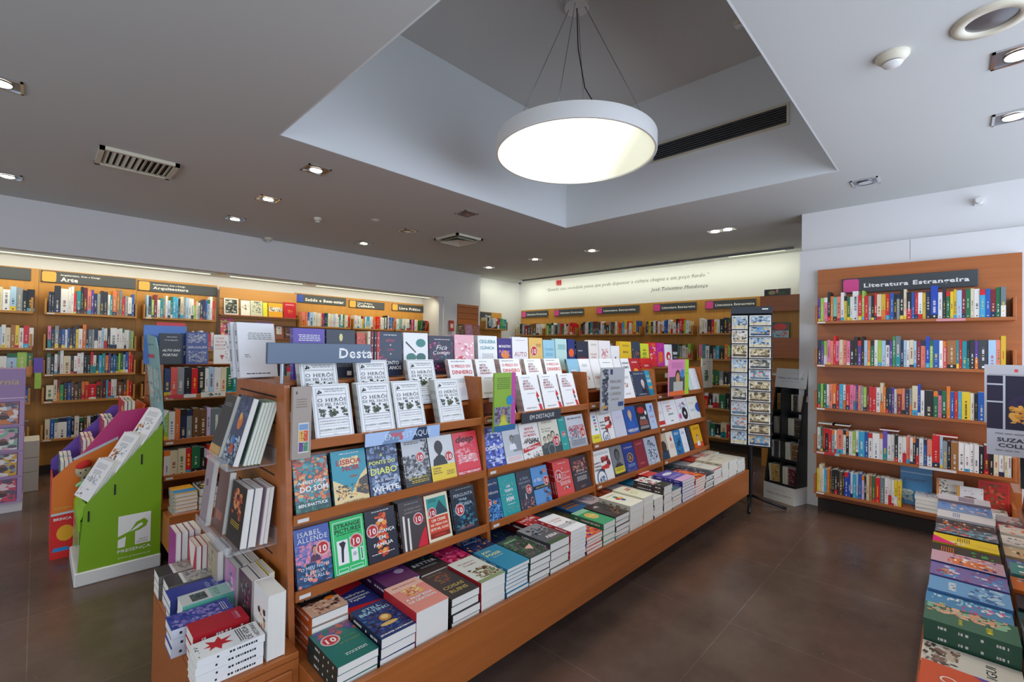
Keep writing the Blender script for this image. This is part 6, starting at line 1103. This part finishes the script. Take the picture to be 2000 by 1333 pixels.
# ---------------- third island at the picture edge ----------------
gondola('display_gondola','wooden book island with a crowded stacking ledge, cut by the picture edge',[1.28,2.28,3.28,4.28],.10,-1,far=4.33)
tp=[('D8521E','E07028','orange book with a white ring and violet corner',[('p',[(.4,0),(1,0),(1,.5)],'6A3AA0'),('c',.45,.72,.13,'F0E8E0'),('c',.45,.72,.1,'D8521E')],.50),
('D8D2C8','6A5A54','white book with a photograph and thin black capitals',[('s',('5A4A44','8A6A5E','C8B8A8'),40,.05,.6,.95,.97,.1),('t','IGUI',.5,.3,.5,.1,'26282A')],.485),
('3A6A52','2E5A46','green book with yellow lettering and a bare arm',[('s',('D89A7A','E0B090','8AB89A'),30,.55,.1,.98,.95,.12),('t','LENA BE',.3,.6,.3,.1,'D8D02A','b'),('t','MAR',.3,.3,.3,.12,'D8D02A','b')],.56),
('4A8AB8','245A86','deep blue book with yellow letters and pink hearts',[('s',('E02A6A','F04A8A'),12,.3,.1,.8,.6,.07),('t','CAFÉ',.3,.8,.3,.14,'E0D02A','b'),('s',('9AC0D8','D8E0E4'),16,.6,.05,.98,.95,.1)],.535),
('6AA0D0','4A7AB0','sky blue book with white capitals',[('t','AMOR',.5,.7,.6,.16,W_,'b'),('s',('A8C8E0','3A6AA0'),20,.05,.1,.95,.5,.12)],.545),
('7A6AA8','5A4A88','violet book with pale lettering and a blue corner',[('t','LUA',.4,.8,.5,.12,'E0A050','b'),('s',('3A9AD8','A04A5A','D0C8E0'),24,.05,.05,.95,.9,.12)],.55),
('C8A0B0','2F3F78','mauve book with an orange and white label band',[('r',.1,.2,.6,.7,'E07A3A'),('s',('F0E8E0','3A3A7A','E8602A'),22,.1,.1,.9,.8,.1)],.555),
('2A2E2A','1E221E','black book with orange print and a green leaf',[('l',.2,.8,.85,6,'o'),('s',('2A9A4A','3A2A2A'),12,.3,.1,.8,.4,.1)],.54),
('E8C81E','C8A818','vivid yellow book with a magenta corner',[('p',[(0,1),(.7,1),(0,.6)],'E01A7A'),('l',.4,.9,.6,6,'u'),('s',('E8E8F0','26243A'),5,.05,.5,.4,.8,.1)],.545),
('5A6A76','2A2E32','grey-blue book with a red patch',[('s',('D83A2A','6AA8C0','C8A8B0','2A5A6A'),36,.03,.03,.97,.97,.13)],.55),
('3A3436','2A2426','dark book with orange flashes',[('s',('E8702A','5A5A5A','D8D8DA'),24,.05,.1,.95,.9,.09)],.54),
('D8D6DA','C8C8D0','pale grey book with a white spine block',[('l',.2,.8,.7,4,'b')],.55),
('6A94D0','A8B8D8','light blue book with a pink flourish',[('s',('E0A8A0','F0E0D0','4A74B8'),16,.05,.1,.95,.9,.12)],.56),
('C8C4CC','8A7A86','silver-mauve book at the island end',[('r',.1,.3,.9,.6,'8A7A8A')],.575)]
x=1.90
for i,(bg,sp,lk,ops,zt) in enumerate(tp):
    pile(x,-.152,.158,.238,Zp,zt,bg,sp,lk,ops,t=.044); x+=.167
tq=[('8A5A4A','tan picture book'),('2A3A4A','petrol blue book'),('C8C0B0','sand book'),('3A2A2A','brown-black book'),('1E5A5A','dark teal book'),('2E2A2E','black book with orange block'),('E0762A','orange book with green figure'),('3A8A8A','teal and orange book'),('6A6EB0','periwinkle and orange book'),('C8B08A','tan thick book'),('E4E0DA','white book with black dots'),('D8D0C8','white and red banded book'),('D8202A','red book with white letters'),('B0A8B0','dove grey book')]
x=1.90
for i,(bg,lk) in enumerate(tq):
    pile(x,-.41,.158,.235,Zp,.49+.012*(i%4),bg,bg,lk+' on the cut-off island, inner rank',[('s',('E8602A','E8E8E8','2A2A2E') if i%2 else ('C8A8A0','3A6AA0','E8D8C0'),16,.05,.1,.95,.9,.12)],t=.065); x+=.167
def poster(lb,x,y,z0,w,h,ops,bg,n):
    e=empty('poster_placard',(x,y,z0)); e.rotation_euler=(0,0,rad(-90)); tag(e,lb,'poster'); X=Matrix(((1,0,0,0),(0,0,-1,0),(0,1,0,0),(0,0,0,1)))
    b=MB('coloured_board',bg); b.M=X; b.box(0,w,0,h,-.006,0); art(b,w,h,0,ops,n); b.build('panel',e)
    b=MB('metal_grey'); b.box(w*.62,w*.62+.012,.0065,.013,-.16,h*.8); b.build('support',e)
poster('pale grey poster placard with two red seals, farthest back of three',4.22,-.125,1.075,.26,.37,[('s',('B8404A','C89A8A'),5,.4,.72,.7,.8,.04),('r',.5,.88,.56,.93,'D84A4A'),('l',.1,.5,.4,2,'g')],'B9BCC4',1)
poster('grey poster placard with small insects, middle of three',3.72,-.125,1.02,.24,.38,[('r',.8,.86,.9,.93,'D84A4A'),('s',('3A3A40','6A6E78','8A4A3A'),9,.3,.3,.9,.7,.05),('l',.3,.8,.25,1,'k')],'A4A8AF',2)
poster('dark purple poster placard with a golden snake, reading SUZANNE COLLINS',3.25,-.105,1.02,.27,.385,[('r',.0,.33,1,1,'1C1838'),('r',.2,.33,.23,1,'C8CCD8'),('r',0,.88,.2,.9,'C8CCD8'),('r',0,.66,.2,.68,'C8CCD8'),('s',('2A1A4A','241C44'),12,.3,.4,.98,.98,.14),('s',('E0962A','F0B04A'),26,.3,.42,.5,.62,.06),('t','SUZANNE',.42,.2,.6,.05,'1E2230','b'),('t','COLLINS',.4,.13,.56,.05,'1E2230','b'),('l',.08,.5,.27,1,'g'),('l',.08,.4,.06,1,'g')],'CDD0DC',3)
for i,(x,c,z) in enumerate(((4.05,'k',.72),(4.075,'a',.725),(4.1,'w',.73))):
    make_book('held_book',.16,.24,.022,c,c,(),T(x,-.27,z)@Ry(14)@Matrix(((0,0,-1,0),(-1,0,0,0),(0,1,0,0),(0,0,0,1)))@T(-.0,0,0),f"{NAMES[c]} book leaning at the end of the cut-off island",'book')
for i,(x,lb) in enumerate(((3.9,'beside the leaning books'),)):
    e=empty('acrylic_holder',(4.27,-.44,.705)); tag(e,'clear acrylic ledge under the leaning books of the cut-off island','book holder'); m=MB('acrylic'); m.box(-.26,-.002,0,.2,-.006,-.001); m.build('ledge',e)
